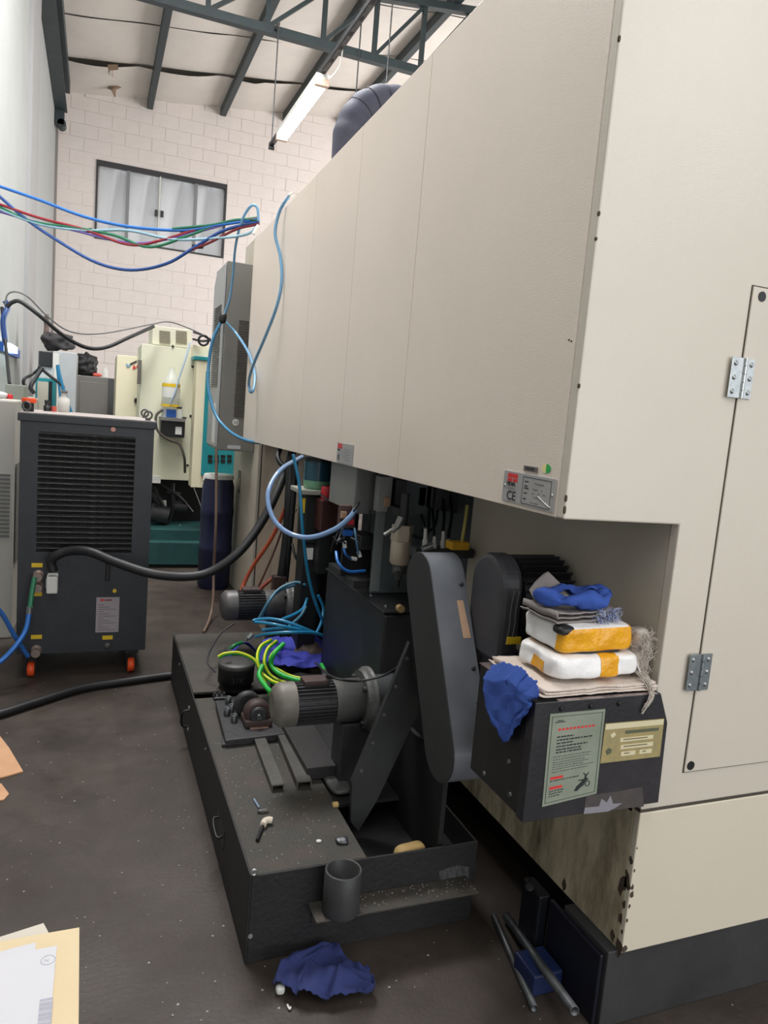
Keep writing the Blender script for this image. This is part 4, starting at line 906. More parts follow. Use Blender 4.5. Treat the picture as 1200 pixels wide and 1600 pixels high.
# pump on base plate
t = thing('hydraulic_pump', 'brown twin-disc pump unit on a black base plate beside the near motor', 'pump', (.6, 2.85, TZ))
MB().prism([at(336, 1100, 'z', TZ+.01), at(352, 1163, 'z', TZ+.01), at(447, 1152, 'z', TZ+.01), at(425, 1095, 'z', TZ+.01)], (0, 0, .016)).build('base_plate', castd, t, bevel=.003)
MB().prism([at(346, 1168, 'z', TZ-.003), at(349, 1150, 'z', TZ-.003), at(450, 1140, 'z', TZ-.003), at(452, 1156, 'z', TZ-.003)], (0, 0, .013)).build('lower_plate', castd, t, bevel=.003)
a = at(404, 1110, 'y', 2.68)
for k, (dx, rr, w_, m_) in enumerate(((0, .05, .05, brown), (-.035, .052, .028, castd), (.0, .034, .062, castd))):
    MB().lathe((a.x-.01+dx*.6, 2.66-dx*2.2, a.z), (0, -1, 0), [(-.03, rr*.9), (-.025, rr), (w_-.03, rr), (w_-.026, rr*.8)], 26).build('pump_disc', m_, t)
MB().lathe((a.x-.01, 2.62, a.z), (0, -1, 0), [(0, .012), (.008, .010)], 12).build('shaft_end', steel_d, t)
MB().box(a.x-.062, a.x+.045, 2.62, 2.72, TZ+.026, a.z-.015).build('pump_body', brown, t, bevel=.008)
q = at(405, 1140, 'y', 2.615); MB().box(q.x-.035, q.x+.035, 2.612, 2.6195, q.z-.006, q.z+.009).build('name_tag', mat('tag_brown', (150, 118, 104), .5), t)
for px_, py_ in ((357, 1090), (362, 1102), (355, 1108), (366, 1118)):
    q = at(px_, py_, 'z', TZ+.05); MB().lathe((q.x, q.y, TZ+.026), (0, 0, 1), [(0, .013), (.028, .013), (.028, .007), (.022, .006)], 14).build('hose_port', steel_d, t)
t = thing('round_pump_can', 'round black lidded pump can at the end of the pump unit', 'pump', (.63, 3.1, TZ))
q = at(368, 1068, 'z', TZ+.02); R_ = .078
MB().lathe((q.x, q.y, TZ+.003), (0, 0, 1), [(0, R_*.9), (.03, R_*.9), (.031, R_), (.10, R_)], 32).build('body', dark_m, t)
MB().lathe((q.x, q.y, TZ+.1035), (0, 0, 1), [(0, R_*1.03), (.012, R_*1.03), (.018, R_*.97), (.019, R_*.5), (.021, 0.001)], 32).build('lid', mat('lid_dark', (58, 57, 56), .5), t)
text('37K', 'cast_number', mat('cast_number_grey', (46, 46, 46), .5), t, (q.x-.035, q.y-R_-.001, TZ+.05), .035, 'y', .001)
t = thing('valve_bracket', 'small dark valve with pale label left of the pump can', 'valve', (.5, 3.0, TZ))
q = at(342, 1098, 'y', 3.0); MB().box(q.x-.025, q.x+.03, 2.98, 3.03, TZ-.004, q.z+.03).build('body', castd, t, bevel=.004)
MB().box(q.x-.012, q.x+.012, 2.977, 2.9795, q.z-.035, q.z+.01).build('label_tag', mat('tag_pale', (180, 160, 120), .5), t)
for k in range(3): MB().cyl((q.x+.0+k*.02-.02, 3.0, q.z+.03), (q.x+k*.02-.02, 3.0, q.z+.045), .006, seg=8).build('stud', steel_d, t)
# steel channels lying on the cover
def channel(p0, p1, w, h, label, m=None):
    a, b = Vector(p0), Vector(p1); d = (b-a).normalized(); s_ = Vector((d.y, -d.x, 0)); th = .004
    prof = [(-w/2, 0), (-w/2, h), (w/2, h), (w/2, 0), (w/2-th, 0), (w/2-th, h-th), (-w/2+th, h-th), (-w/2+th, 0)]
    MB().prism([a+s_*u+Vector((0, 0, v)) for u, v in prof], b-a).build('steel_channel', m or mat('channel_steel', (82, 80, 76), .5, metal=.3, var=10, vscale=20), label=label, cat='profile')
zc_ = TZ-.0035
channel(at(434, 1236, 'z', zc_), at(404, 1158, 'z', zc_), .042, .022, 'left of two short steel channels lying on the tank cover')
channel(at(475, 1232, 'z', zc_), at(443, 1156, 'z', zc_), .05, .026, 'right of two short steel channels lying on the tank cover')
t = MB().box(.70, .82, 2.24, 2.72, TZ+.0, TZ+.045).build('motor_base_beam', mat('beam_black', (44, 42, 42), .5, var=5, vscale=9), bevel=.003, label='black rectangular steel beam supporting the near pump motor', cat='beam')
MB().soft((.80, 2.27, TZ-.005), (.075, .26, .022), 8, 4, .002, 1).build('grey_strip', castg, label='rounded dark strip lying beside the beam under the near motor', cat='strip')
# small litter on the cover
zz = TZ-.004
t = thing('pvc_elbow', 'white plastic elbow with a black stem lying on the tank cover', 'fitting', at(418, 1290, 'z', zz))
MB().tube([at(411, 1289, 'z', zz+.012), at(414, 1283, 'z', zz+.014), at(420, 1281, 'z', zz+.014), at(425, 1282, 'z', zz+.012)], .010, 10).build('elbow', mat('pvc_beige', (206, 194, 176), .5), t)
MB().tube([at(411, 1290, 'z', zz+.008), at(407, 1300, 'z', zz+.006), at(402, 1313, 'z', zz+.006)], .0055, 8).build('stem', blackp, t)
t = thing('bolt_screw', 'blue-grey screw lying near the corner of the tank cover', 'screw', at(405, 1258, 'z', zz))
MB().tube([at(397, 1249, 'z', zz+.004), at(405, 1262, 'z', zz+.004)], .004, 8).build('shank', mat('screw_blue', (150, 170, 190), .3, metal=.5), t)
MB().soft(at(411, 1267, 'z', zz+.006), (.035, .012, .012), 5, 3, .003, 1).build('head', castg, t)
MB().soft(at(534, 1314, 'z', zz+.007), (.034, .028, .014), 7, 3, .01, 4).build('crumpled_foil', steel_d, label='small crumpled metallic scrap near the right edge of the tank cover', cat='scrap')
MB().soft(at(498, 1314, 'z', zz+.003), (.014, .01, .006), 5, 3, .002, 4).build('white_chip', white_p, label='tiny white chip lying left of the crumpled metallic scrap', cat='chip')
MB().soft(at(524, 1257, 'z', zz+.007), (.02, .016, .014), 5, 6, .001, 4).build('tan_cube', orangewood, label='small tan cube at the edge of the tank cover below the brace', cat='block')
q = MB(); random.seed(21)
for k in range(150):
    x_, y__ = random.uniform(.44, .745), random.uniform(1.80, 2.75); a = random.uniform(0, PI); l = random.uniform(.002, .008)
    q.beam((x_, y__, zz+.001), (x_+math.cos(a)*l, y__+math.sin(a)*l, zz+.002), .0014, .001)
for k in range(70):
    x_, y__ = random.uniform(.62, 1.08), random.uniform(1.71, 1.775); a = random.uniform(0, PI); l = random.uniform(.002, .006)
    q.beam((x_, y__, .153), (x_+math.cos(a)*l, y__+math.sin(a)*l, .154), .0014, .001)
q.build('metal_shavings', mat('shavings', (150, 146, 138), .5), kind='stuff', label='fine pale metal shavings scattered over the tank cover and ledge', cat='shavings')

# blue rag, cables on the tank
cz = TZ+.004
RG = [[(400, 1025, 3.2), (440, 1042, 3.15), (478, 1044, 3.1), (505, 1040, 3.1), (530, 1052, 3.1)],
      [(405, 1012, 3.3), (438, 1028, 3.25), (476, 1030, 3.2), (505, 1024, 3.2), (538, 1030, 3.2)],
      [(410, 1002, 3.4), (440, 1010, 3.35), (475, 1012, 3.3), (505, 1008, 3.3), (534, 1018, 3.3)],
      [(430, 994, 3.5), (445, 996, 3.45), (470, 994, 3.42), (492, 996, 3.4), (520, 1010, 3.4)]]
gridcloth('violet_blue_rag', [[at(*q[:2], 'y', q[2]) for q in r] for r in RG], rag_violet, seed=5, amp=.03, dv=(0, -.3, 1), label='violet-blue rag lying under the coiled hoses on the tank', cat='rag')
MB().grid(lambda u, v: at(340+70*u, 0, 'y', 3)*0+Vector((.63+.16*u, 3.42+.1*v, TZ+.003+.10*max(0, math.sin(u*3.1))*(1-.4*v)+.006*noise.noise(Vector((u*4, v*4, 0))))), 14, 10).build('small_blue_rag', rag_violet, solid=.002, label='small blue cloth peak beside the green cables near the can', cat='rag')
MB().soft((1.03, 3.32, TZ+.06), (.20, .12, .12), 12, 3, .02, 7).build('brown_bundle', mat('bundle_brown', (104, 88, 78), .8, c2=(56, 50, 50), vscale=14), label='brown crumpled bundle behind the violet-blue rag', cat='bundle')
MB().soft((.88, 3.02, TZ+.035), (.26, .10, .07), 12, 3, .02, 17).build('black_bundle', dark_m, label='black crumpled sheet under the violet-blue rag', cat='bundle')
def gy(pts, label, r=.0085):
    t = MB().tube(pts, r, 10).build('earth_cable', grn_cab, label=label, cat='cable', group='green and yellow cables on the tank')
    MB().tube([Vector(p)+Vector((-.002, -.004, .0048)) for p in pts], r*.66, 8).build('yellow_stripe', yel_cab, t)
gy(px([(341, 1027, 3.0), (352, 1022, 3.0), (375, 1021, 3.0), (398, 1032, 2.98), (408, 1052, 2.95), (416, 1072, 2.9), (424, 1088, 2.8)]), 'green-yellow cable arching over the lid of the black pump can')
gy(px([(424, 1000, 3.1), (408, 1010, 3.05), (402, 1028, 3.0), (408, 1050, 2.95), (424, 1064, 2.9), (440, 1070, 2.85)]), 'green-yellow cable forming the left side of the coil')
gy(px([(432, 1002, 3.1), (418, 1015, 3.05), (413, 1035, 3.0), (420, 1052, 2.98), (432, 1062, 2.95), (448, 1068, 2.9)]), 'green-yellow cable running just inside the coil')
gy(px([(440, 1008, 3.08), (424, 1025, 3.0), (424, 1040, 3.0), (440, 1050, 2.98), (458, 1058, 2.95), (490, 1064, 2.9)]), 'green-yellow cable with bright yellow stretch crossing to the near motor')
cable('green_cable', px([(443, 1006, 3.0), (428, 1022, 2.95), (424, 1038, 2.95), (436, 1052, 2.9), (462, 1062, 2.85), (492, 1066, 2.8)]), .010, grn_cab, 'thick plain green cable curling towards the near motor', 'cable')
cable('green_cable', px([(410, 1040, 2.95), (405, 1056, 2.9), (418, 1076, 2.8), (426, 1082, 2.75)]), .010, grn_cab, 'thick plain green cable ducking behind the pump disc', 'cable')
t = cable('green_cable', px([(502, 1038, 3.0), (507, 1048, 2.95), (509, 1058, 2.9)]), .009, grn_cab, 'short green cable end with gland by the motor flange', 'cable')
MB().cyl(at(507, 1050, 'y', 2.93), at(509, 1061, 'y', 2.88), .016, seg=12).build('gland', steel_d, t)
cable('green_cable', px([(356, 1017, 3.2), (366, 1009, 3.2), (378, 1004, 3.25)]), .009, mat('green_dark', (20, 110, 60), .4), 'dark green cable end behind the pump can', 'cable')
# teal-blue coiled hoses
C = [[(458, 710, 3.0), (468, 760, 3.0), (473, 830, 3.0), (482, 900, 3.05), (496, 950, 3.1), (515, 992, 3.2)],
     [(405, 966, 3.3), (420, 940, 3.3), (437, 920, 3.35), (462, 910, 3.35), (478, 914, 3.3)],
     [(395, 970, 3.2), (402, 968, 3.2), (425, 967, 3.15), (455, 974, 3.1), (490, 988, 3.1), (526, 1000, 3.2)],
     [(398, 972, 3.2), (425, 975, 3.1), (460, 982, 3.08), (495, 990, 3.12), (530, 1006, 3.2)],
     [(400, 995, 3.2), (420, 990, 3.1), (460, 988, 3.05), (495, 990, 3.1), (525, 1002, 3.2)],
     [(410, 985, 3.2), (440, 982, 3.12), (480, 987, 3.1), (512, 994, 3.15)],
     [(480, 935, 3.3), (474, 950, 3.25), (460, 960, 3.2), (440, 968, 3.15)],
     [(478, 948, 3.25), (470, 962, 3.2), (456, 975, 3.15), (445, 984, 3.1)],
     [(497, 930, 3.2), (505, 950, 3.2), (502, 972, 3.15), (494, 990, 3.12)],
     [(408, 968, 3.32), (415, 950, 3.33), (425, 932, 3.36), (442, 920, 3.38), (462, 914, 3.36)]]
LB = ['long teal-blue hose dropping from the overhang to the tank', 'teal-blue hose arching over the far motor', 'topmost teal-blue hose sweeping right over the violet rag', 'second teal-blue hose sweeping right over the violet rag',
      'lowest teal-blue hose lying along the violet rag', 'teal-blue hose in the middle of the flat coil', 'teal-blue hose curving down beside the far motor barrel', 'duller blue hose curving below the far motor barrel', 'blue hose loop right of the long dropping hose', 'grey-blue hose arching just under the top arch on the far motor']
for k, c_ in enumerate(C):
    pp = px(c_)
    for q in pp: q.z = max(q.z, TZ+.012)
    cable('teal_hose', pp, .0072, tq_hose if k not in (1, 7, 9) else mat('hose_blue_grey', (64, 112, 134), .35), LB[k], 'hose')
t = thing('hose_connector', 'small bright metal hose connector at the left of the blue coil', 'connector', at(391, 994, 'y', 3.2))
MB().cyl(at(388, 997, 'y', 3.2), at(395, 990, 'y', 3.2), .012, seg=12).build('body', steel, t)
MB().cyl(at(384, 1000, 'y', 3.2), at(388, 997, 'y', 3.2), .007, seg=12).build('tip', steel_d, t)
t = thing('hose_connector', 'small bright metal connector at the left end of the arched green cable', 'connector', at(356, 1016, 'y', 3.1))
MB().cyl(at(352, 1014, 'y', 3.1), at(360, 1018, 'y', 3.1), .010, seg=12).build('body', steel, t)
cable('power_cord', px([(366, 974, 3.5), (345, 990, 3.4), (328, 1015, 3.25), (325, 1040, 3.15), (337, 1052, 3.1)])[:1]+[max(q, q) for q in px([(345, 990, 3.45), (328, 1018, 3.3), (325, 1036, 3.2), (337, 1050, 3.15)])], .004, rubber, 'thin black cord hanging from the far motor to the tank cover', 'cord')
cable('power_cord', [at(493, 1036, 'y', 2.62), at(520, 1058, 'y', 2.14), at(560, 1064, 'y', 2.12), at(600, 1055, 'y', 2.1), at(622, 1042, 'y', 2.06)], .004, rubber, 'thin black cord crossing over the near motor barrel to the brace', 'cord')

# cables between machine, chiller and inner wall
cable('thick_black_hose', px([(83, 893, 3.98), (80, 878, 3.98), (88, 868, 3.97), (108, 861, 3.96), (140, 862, 3.9), (180, 878, 3.85), (235, 896, 3.8), (290, 901, 3.8), (330, 893, 3.8), (372, 864, 3.8), (405, 822, 3.85), (430, 775, 3.9), (452, 722, 4.0), (458, 700, 4.0)]), .024, rubber, 'thick black corrugated hose sagging from the chiller to the machine', 'hose', seg=14)
IN = [([(455, 715, 3.85), (452, 780, 3.8), (448, 840, 3.8), (440, 900, 3.8), (436, 925, 3.85)], .026, rubber, 'thick black cable bundle dropping down the inner wall'),
      ([(462, 715, 3.8), (458, 780, 3.78), (452, 850, 3.78), (446, 910, 3.8)], .016, rubber, 'slimmer black cable beside the thick bundle'),
      ([(448, 790, 3.95), (425, 840, 4.0), (395, 885, 4.05), (380, 915, 4.05), (377, 930, 4.0)], .012, orange_hose, 'orange hose slanting down the inner beige panels'),
      ([(430, 900, 3.95), (412, 915, 3.95), (400, 928, 3.95)], .012, mat('hose_rust', (134, 62, 44), .5), 'short rust-red hose low on the inner panels'),
      ([(440, 830, 4.0), (425, 870, 4.0), (400, 925, 4.0)], .006, mat('hose_brown', (84, 52, 44), .5), 'thin brown cable slanting down the inner panels'),
      ([(464, 795, 3.9), (452, 812, 3.9), (444, 828, 3.95)], .006, mat('cord_cream', (176, 160, 120), .5), 'short cream cord beside the black cable bundle'),
      ([(456, 850, 3.75), (462, 870, 3.7), (472, 886, 3.7)], .008, rubber, 'small black cable branching right from the bundle'),
      ([(438, 700, 4.05), (434, 715, 4.0), (444, 728, 3.95), (456, 716, 3.95)], .014, rubber, 'black cable curl tucked under the overhang edge')]
for p_, r, m_, l_ in IN: cable('wall_hose', px(p_), r, m_, l_, 'hose')
for px_ in ((440, 905, 3.74),): MB().box(*(lambda q: (q.x-.04, q.x+.03, 3.76, 3.82, q.z-.10, q.z+.02))(at(437, 905, 'y', 3.8))).build('cable_clamp', brown, label='brown clamp around the foot of the black cable bundle', cat='clamp')
# overhead bundle
def ov(p_, r, m_, l_): 
    p_ = [(max(a, -4), b) for a, b in p_]
    n = len(p_); cable('overhead_hose', [at(a, b, 'y', 6.05-(6.05-5.05)*max(0, a)/405) for a, b in p_], r, m_, l_, 'hose', group=None)
ov([(-6, 290), (60, 312), (130, 338), (200, 354), (285, 360), (340, 352), (405, 342)], .011, blue_hose, 'uppermost bright blue hose of the overhead bundle')
ov([(-6, 304), (40, 342), (90, 376), (150, 410), (205, 422), (260, 412), (305, 386), (350, 360), (405, 346)], .011, navy_hose, 'deepest sagging blue hose under the overhead bundle')
ov([(-6, 318), (60, 340), (130, 358), (200, 382), (250, 376), (330, 352), (405, 340)], .010, red_hose, 'red hose twisted through the overhead bundle')
ov([(-6, 322), (50, 346), (120, 356), (180, 368), (235, 386), (300, 366), (350, 348), (405, 340)], .010, green_hose, 'green hose in the overhead bundle')
ov([(-6, 326), (60, 350), (130, 360), (200, 360), (270, 374), (340, 372), (385, 366), (404, 352)], .010, mat('hose_pale', (150, 184, 200), .35), 'pale blue hose lowest at the right end of the overhead bundle')
ov([(-6, 330), (50, 345), (115, 360), (190, 378), (240, 378), (310, 362), (370, 346), (405, 343)], .008, mat('hose_violet', (110, 90, 160), .4), 'thin violet hose in the overhead bundle')
ov([(270, 358), (330, 352), (370, 344), (405, 344)], .012, mat('hose_deep_green', (24, 92, 70), .4), 'thick dark green hose joining the bundle near the machine')
ov([(300, 390), (330, 378), (370, 358), (405, 350)], .009, mat('hose_dark_red', (120, 40, 44), .4), 'dark red hose joining the bundle near the machine')
for a, b in ((289, 360), (309, 386), (137, 361)):
    q = at(a, b, 'y', 6.15-1.1*a/405); MB().cyl(q-Vector((.03, -.02, .0)), q+Vector((.03, -.02, .006)), .016, seg=10).build('hose_tie', blackp, label={289: 'black tie on the uppermost blue hose', 309: 'black coupling joining the sagging blue hose to dark red', 137: 'black coupling on the twisted hoses over the left wall corner'}[a], cat='tie')
# hoses near cooling unit
cable('drop_hose', px([(404, 345, 5.0), (402, 325, 5.0), (392, 322, 5.02), (378, 345, 5.1), (368, 385, 5.2), (364, 430, 5.28), (358, 470, 5.32), (348, 498, 5.35)]), .009, lb_hose, 'pale blue hose looping off the enclosure top down to the cooling unit', 'hose')
cable('drop_hose', px([(348, 498, 5.3), (333, 530, 5.3), (326, 570, 5.3), (326, 610, 5.25), (338, 650, 5.15), (360, 675, 5.0), (385, 688, 4.8), (406, 692, 4.6)]), .011, mat('hose_steel_blue', (58, 120, 156), .35), 'steel blue hose curving round the bottom of the cooling unit', 'hose')
cable('drop_hose', px([(350, 500, 5.3), (372, 525, 5.25), (390, 555, 4.9), (398, 585, 4.7), (396, 608, 4.6), (391, 612, 4.6), (389, 596, 4.6), (396, 570, 4.4), (415, 525, 4.2), (432, 480, 4.1), (440, 440, 4.1), (438, 400, 4.15), (430, 365, 4.2), (437, 330, 4.2), (452, 306, 4.15)]), .009, lb_hose, 'pale blue hose winding over the cream side panel', 'hose')
MB().soft(at(348, 497, 'y', 5.3), (.05, .05, .07), 6, 3, .004, 1).build('cable_knot', blackp, label='black tape knot holding hoses at the cooling unit corner', cat='tie')
cable('white_end', px([(452, 306, 4.1), (457, 302, 4.1)]), .010, white_p, 'white plug on the end of the hose at the enclosure top', 'plug')
cable('white_end', px([(404, 352, 5.0), (398, 362, 5.0), (396, 366, 5.0)]), .011, white_p, 'white plug under the overhead bundle at the enclosure edge', 'plug')
cable('brown_hose', px([(338, 700, 5.2), (338, 760, 5.15), (337, 830, 5.1), (334, 890, 5.12), (333, 935, 5.05)])+[at(328, 965, 'z', .04), at(318, 988, 'z', .011)], .010, brown_hose, 'thin brown drain hose hanging in front of the navy drum', 'hose')

# duct arch on top of machine
dc = Vector((1.29, 3.5, 2.775)); t = thing('flexible_duct', 'black fabric duct arching above the cream enclosure', 'duct', (dc.x, dc.y, 2.59))
arc = [dc+Vector((math.cos(a)*.215, 0, math.sin(a)*.215)) for a in [PI*1.0-PI*k/40*1.0 for k in range(41)]]
arc = [Vector((dc.x-.215, 3.5, 2.592))]+arc+[Vector((dc.x+.215, 3.5, 2.592))]
n_ = 50
def rr(tt): return .076+.006*abs(math.sin(tt*PI*9))
MB().tube(arc, rr, 18, 2).build('fabric_sleeve', fabric_d, t)
for k in range(2, 40, 4):
    a = arc[k]; MB().torus(a, arc[k+1]-arc[k-1], .078, .0025, 22, 5).build('wire_ring', mat('ring_black', (30, 32, 44), .5), t)
# ------------------------------------------------------------------ chiller
CY = 4.062; hx0, hx1 = -.345, .292; hz0, hz1 = .13, 1.335; HD = .62
t = thing('water_chiller', 'blue-grey wheeled water chiller with a wide louvred grille', 'chiller', (0, 4.3, 0))
gx0, gx1, gz0, gz1 = -.262, .20, .672, 1.288
fr_ = MB().box(hx0, gx0, CY, CY+.02, hz0, hz1).box(gx1, hx1, CY, CY+.02, hz0, hz1).box(gx0, gx1, CY, CY+.02, hz0, gz0).box(gx0, gx1, CY, CY+.02, gz1, hz1)
fr_.build('front_panel', chill, t)
MB().box(hx0, hx1, CY+.0205, CY+HD, hz0, hz1).build('cabinet_body', mat('chiller_inner', (40, 43, 47), .5), t)
MB().box(hx0-.012, hx1+.012, CY-.012, CY+HD+.01, hz1+.0005, hz1+.04).build('lid_rim', chill, t, bevel=.004)
MB().box(hx0-.008, hx1+.008, CY-.008, CY+HD+.006, hz1+.0405, hz1+.044).build('lid_top', chill_top, t)
MB().box(gx0, gx1, CY+.019, CY+.0202, gz0, gz1).build('grille_backing', blackp, t)
s0 = None; n = 22; ph = (gz1-gz0)/n
for k in range(n):
    if s0 is None:
        s0 = MB().add([(gx0, CY+.016, gz0), (gx1, CY+.016, gz0), (gx1, CY-.006, gz0+ph*.72), (gx0, CY-.006, gz0+ph*.72), (gx0, CY-.004, gz0+ph*.80), (gx1, CY-.004, gz0+ph*.80), (gx1, CY+.018, gz0+ph*.1), (gx0, CY+.018, gz0+ph*.1)],
                      [(0, 1, 2, 3), (3, 2, 5, 4), (4, 5, 6, 7), (0, 3, 4, 7), (1, 6, 5, 2), (0, 7, 6, 1)]).build('louvre_slat', mat('slat_grey', (60, 60, 60), .4, metal=.2, c2=(120, 118, 116), vscale=30, thr=(.5, .8)), t)  # lighter tone in the colour stands in for highlights on slat edges
    else: inst(s0, (0, 0, k*ph))
for x_ in [gx0+(gx1-gx0)*k/11 for k in range(1, 11)]: MB().box(x_-.001, x_+.001, CY+.004, CY+.006, gz0, gz1).build('grille_bar', blackp, t)
for (x_, y__) in ((hx0+.02, CY+.08), (hx1-.03, CY+.06), (hx1+.0-.02, CY+HD-.1)):
    MB().torus((x_, y__, hz1+.073), (.3, 1, 0), .020, .005, 18, 8).cyl((x_, y__, hz1+.044), (x_, y__, hz1+.055), .014, seg=12).build('lifting_eye', steel_d, t)
k_ = at(45, 645, 'y', CY+.15); MB().lathe((k_.x, CY+.15, hz1+.044), (0, 0, 1), [(0, .024), (.045, .024)], 16).build('filler_neck', blackp, t)
MB().lathe((k_.x, CY+.15, hz1+.089), (0, 0, 1), [(0, .034), (.018, .036), (.024, .032)], 18).build('orange_filler_cap', orange_p, t)
q = at(177, 671, 'y', CY-.013); MB().cyl((q.x, CY-.0135, q.z), (q.x, CY-.0122, q.z), .012, seg=16).build('pink_sticker', mat('pink', (206, 150, 134), .5), t)
for a in ((58, 883), (57, 928), (57, 995), (168, 996)):
    q = at(*a, 'y', CY); MB().box(q.x-.026, q.x+.026, CY-.0022, CY-.0005, q.z-.011, q.z+.011).build('yellow_label', yel_p, t)
q = at(168, 960, 'y', CY); pl = MB().box(q.x-.058, q.x+.058, CY-.0026, CY-.0005, q.z-.098, q.z+.095).build('rating_plate', mat('rating_plate_pink_grey', (156, 148, 152), .5), t)
MB().box(q.x-.038, q.x-.022, CY-.0034, CY-.0028, q.z+.074, q.z+.086).build('logo_mark', red_ink, pl); MB().box(q.x-.018, q.x+.02, CY-.0034, CY-.0028, q.z+.076, q.z+.083).build('logo_word', mat('ink_darkred', (130, 50, 56), .6), pl)
for k in range(12): MB().box(q.x-.046, q.x+.04-.03*(k % 3), CY-.0033, CY-.0028, q.z-.085+k*.0125, q.z-.0815+k*.0125).build('print_line', grey_m, pl)
q = at(168, 893, 'y', CY); MB().box(q.x-.01, q.x+.012, CY-.012, CY-.0005, q.z-.05, q.z+.05).build('level_gauge', blackp, t, bevel=.003)
q = at(179, 923, 'y', CY); MB().cyl((q.x, CY-.008, q.z), (q.x, CY, q.z), .010, seg=14).build('yellow_dot', yel_p, t)
q = at(168, 1009, 'y', CY); MB().lathe((q.x, CY, q.z), (0, -1, 0), [(0, .018), (.01, .016), (.012, .008)], 16).build('drain_knob', castg, t)
q = at(84, 908, 'y', CY); cn = MB().box(q.x-.03, q.x+.022, CY-.09, CY-.0005, q.z-.045, q.z+.045).build('power_connector', white_p, t, bevel=.006)
MB().box(q.x-.034, q.x-.030, CY-.07, CY-.02, q.z-.02, q.z+.02).build('latch_lever', grey_l, cn)
for a in ((60, 898), (60, 915), (57, 1015)):
    q = at(*a, 'y', CY); MB().lathe((q.x, CY, q.z), (0, -1, 0), [(0, .026), (.012, .026), (.013, .017), (.05, .017), (.051, .022), (.066, .022)], 14).build('pipe_union', mat('union_pinkgrey', (140, 124, 116), .45, metal=.3), t)
def caster(x_, y__):
    c = MB().box(x_-.035, x_+.035, y__-.04, y__+.04, .115, .1295).build('caster_fork', blackp, t)
    MB().box(x_-.026, x_-.02, y__-.02, y__+.02, .03, .115).box(x_+.02, x_+.026, y__-.02, y__+.02, .03, .115).build('caster_cheek', blackp, c)
    MB().lathe((x_-.018, y__, .0385), (1, 0, 0), [(0, .030), (.004, .0385), (.032, .0385), (.036, .030)], 24).build('orange_wheel', orange_p, c)
    MB().lathe((x_-.020, y__, .0385), (1, 0, 0), [(0, .016), (.04, .016)], 14).build('wheel_hub', blackp, c)
for x_ in (hx0+.07, hx1-.07):
    for y__ in (CY+.03, CY+HD-.07): caster(x_, y__)
# chiller hoses
cable('green_hose', px([(54, 902, 3.99), (50, 925, 3.97), (47, 950, 3.95)]), .012, green_hose, 'short green hose dropping from the upper chiller union', 'hose')
cable('chiller_hose', px([(46, 956, 3.95), (40, 985, 3.92), (24, 1010, 3.88), (0, 1034, 3.85), (-30, 1050, 3.8)]), .012, blue_hose, 'bright blue hose curving left below the green hose', 'hose')
cable('chiller_hose', px([(-30, 930, 3.9), (0, 955, 3.92), (22, 992, 3.94), (44, 1026, 3.96)]), .012, mat('hose_blue2', (40, 92, 160), .35), 'blue hose crossing behind down to the lower chiller union', 'hose')
t_ = MB().cyl(at(47, 948, 'y', 3.95), at(46, 958, 'y', 3.95), .016, seg=12).build('hose_coupler', steel, label='metal coupler joining the green and blue chiller hoses', cat='coupler')
p_ = [at(a, b, 'z', .022) for a, b in ((-40, 1122), (0, 1115), (60, 1096), (130, 1075), (200, 1064), (250, 1057), (268, 1055))]
cable('floor_cable', p_, .02, rubber, 'thick black cable lying across the floor to the tank', 'cable', seg=12)

# ------------------------------------------------------------------ left and back of hall
t = thing('side_machine', 'pale grey machine cabinet at the far left edge behind the chiller', 'cabinet', (-.54, 5, 0))
MB().box(-.68, -.43, 4.75, 7.4, .0, 1.42).build('body', mat('pale_cabinet', (188, 186, 178), .5, var=3, vscale=4), t, bevel=.01)
MB().box(-.425, -.42, 4.80, 5.4, .45, 1.05).build('vent_panel', grey_m, t)
s0 = None
for k in range(16):
    if s0 is None: s0 = MB().box(-.60, -.45, 4.743, 4.7495, .98, .992).build('vent_slat', mat('vent_slat_grey', (110, 110, 106), .5), t)
    else: inst(s0, (0, 0, -k*.024))
MB().box(-.68, -.50, 4.744, 4.7495, .20, .5).build('dark_opening', dark_m, t)
t = thing('metal_tray', 'grey-green metal box on top of the pale cabinet at left', 'box', (-.45, 5.2, 1.42))
a = MB(); r_ = pbox(a, 8, 601, 38, 620, 5.2, .3); MB().box(r_[0], r_[1], 5.2, 5.5, 1.421, max(r_[3], 1.5)).build('body', mat('box_greygreen', (136, 144, 134), .5), t, bevel=.004)
q = at(15, 619, 'y', 5.15); MB().lathe((q.x, 5.15, 1.421), (0, 0, 1), [(0, .018), (.02, .02), (.03, .012)], 14).build('plastic_stopper', red_p, label='red cap lying before the grey-green box at left', cat='cap')
MB().soft((-.58, 5.12, 1.44), (.14, .14, .04), 8, 3, .01, 2).build('white_cloth', paper_w, label='white crumpled cloth at the left edge on the pale cabinet', cat='cloth')
# grey light cabinet, monitor, teal panel
t = thing('control_cabinet', 'tall light grey control cabinet left of the dark cabinet', 'cabinet', (-.3, 7.5, 0))
a = MB(); r_ = pbox(a, 82, 550, 119, 652, 7.5, .5); MB().box(r_[0], r_[1], 7.5, 8.0, 0, r_[3]).build('body', grey_l, t, bevel=.006)
MB().box(r_[0]-.0, r_[0]+.05, 7.494, 7.4995, .9, r_[3]-.02).build('edge_trim', white_p, t)
t = thing('monitor', 'black monitor on the left before the light grey cabinet', 'monitor', (-.4, 7.0, 1.7))
a = MB(); r_ = pbox(a, 60, 549, 82, 573, 7.0, .05); a.build('screen', blackp, t, bevel=.006)
MB().box(r_[0]+.05, r_[1]-.05, 7.051, 7.12, 1.3, r_[2]+.05).build('stand_column', grey_l, t)
a = MB(); pbox(a, 58, 573, 84, 590, 7.02, .04); a.build('lower_bracket', grey_l, t)
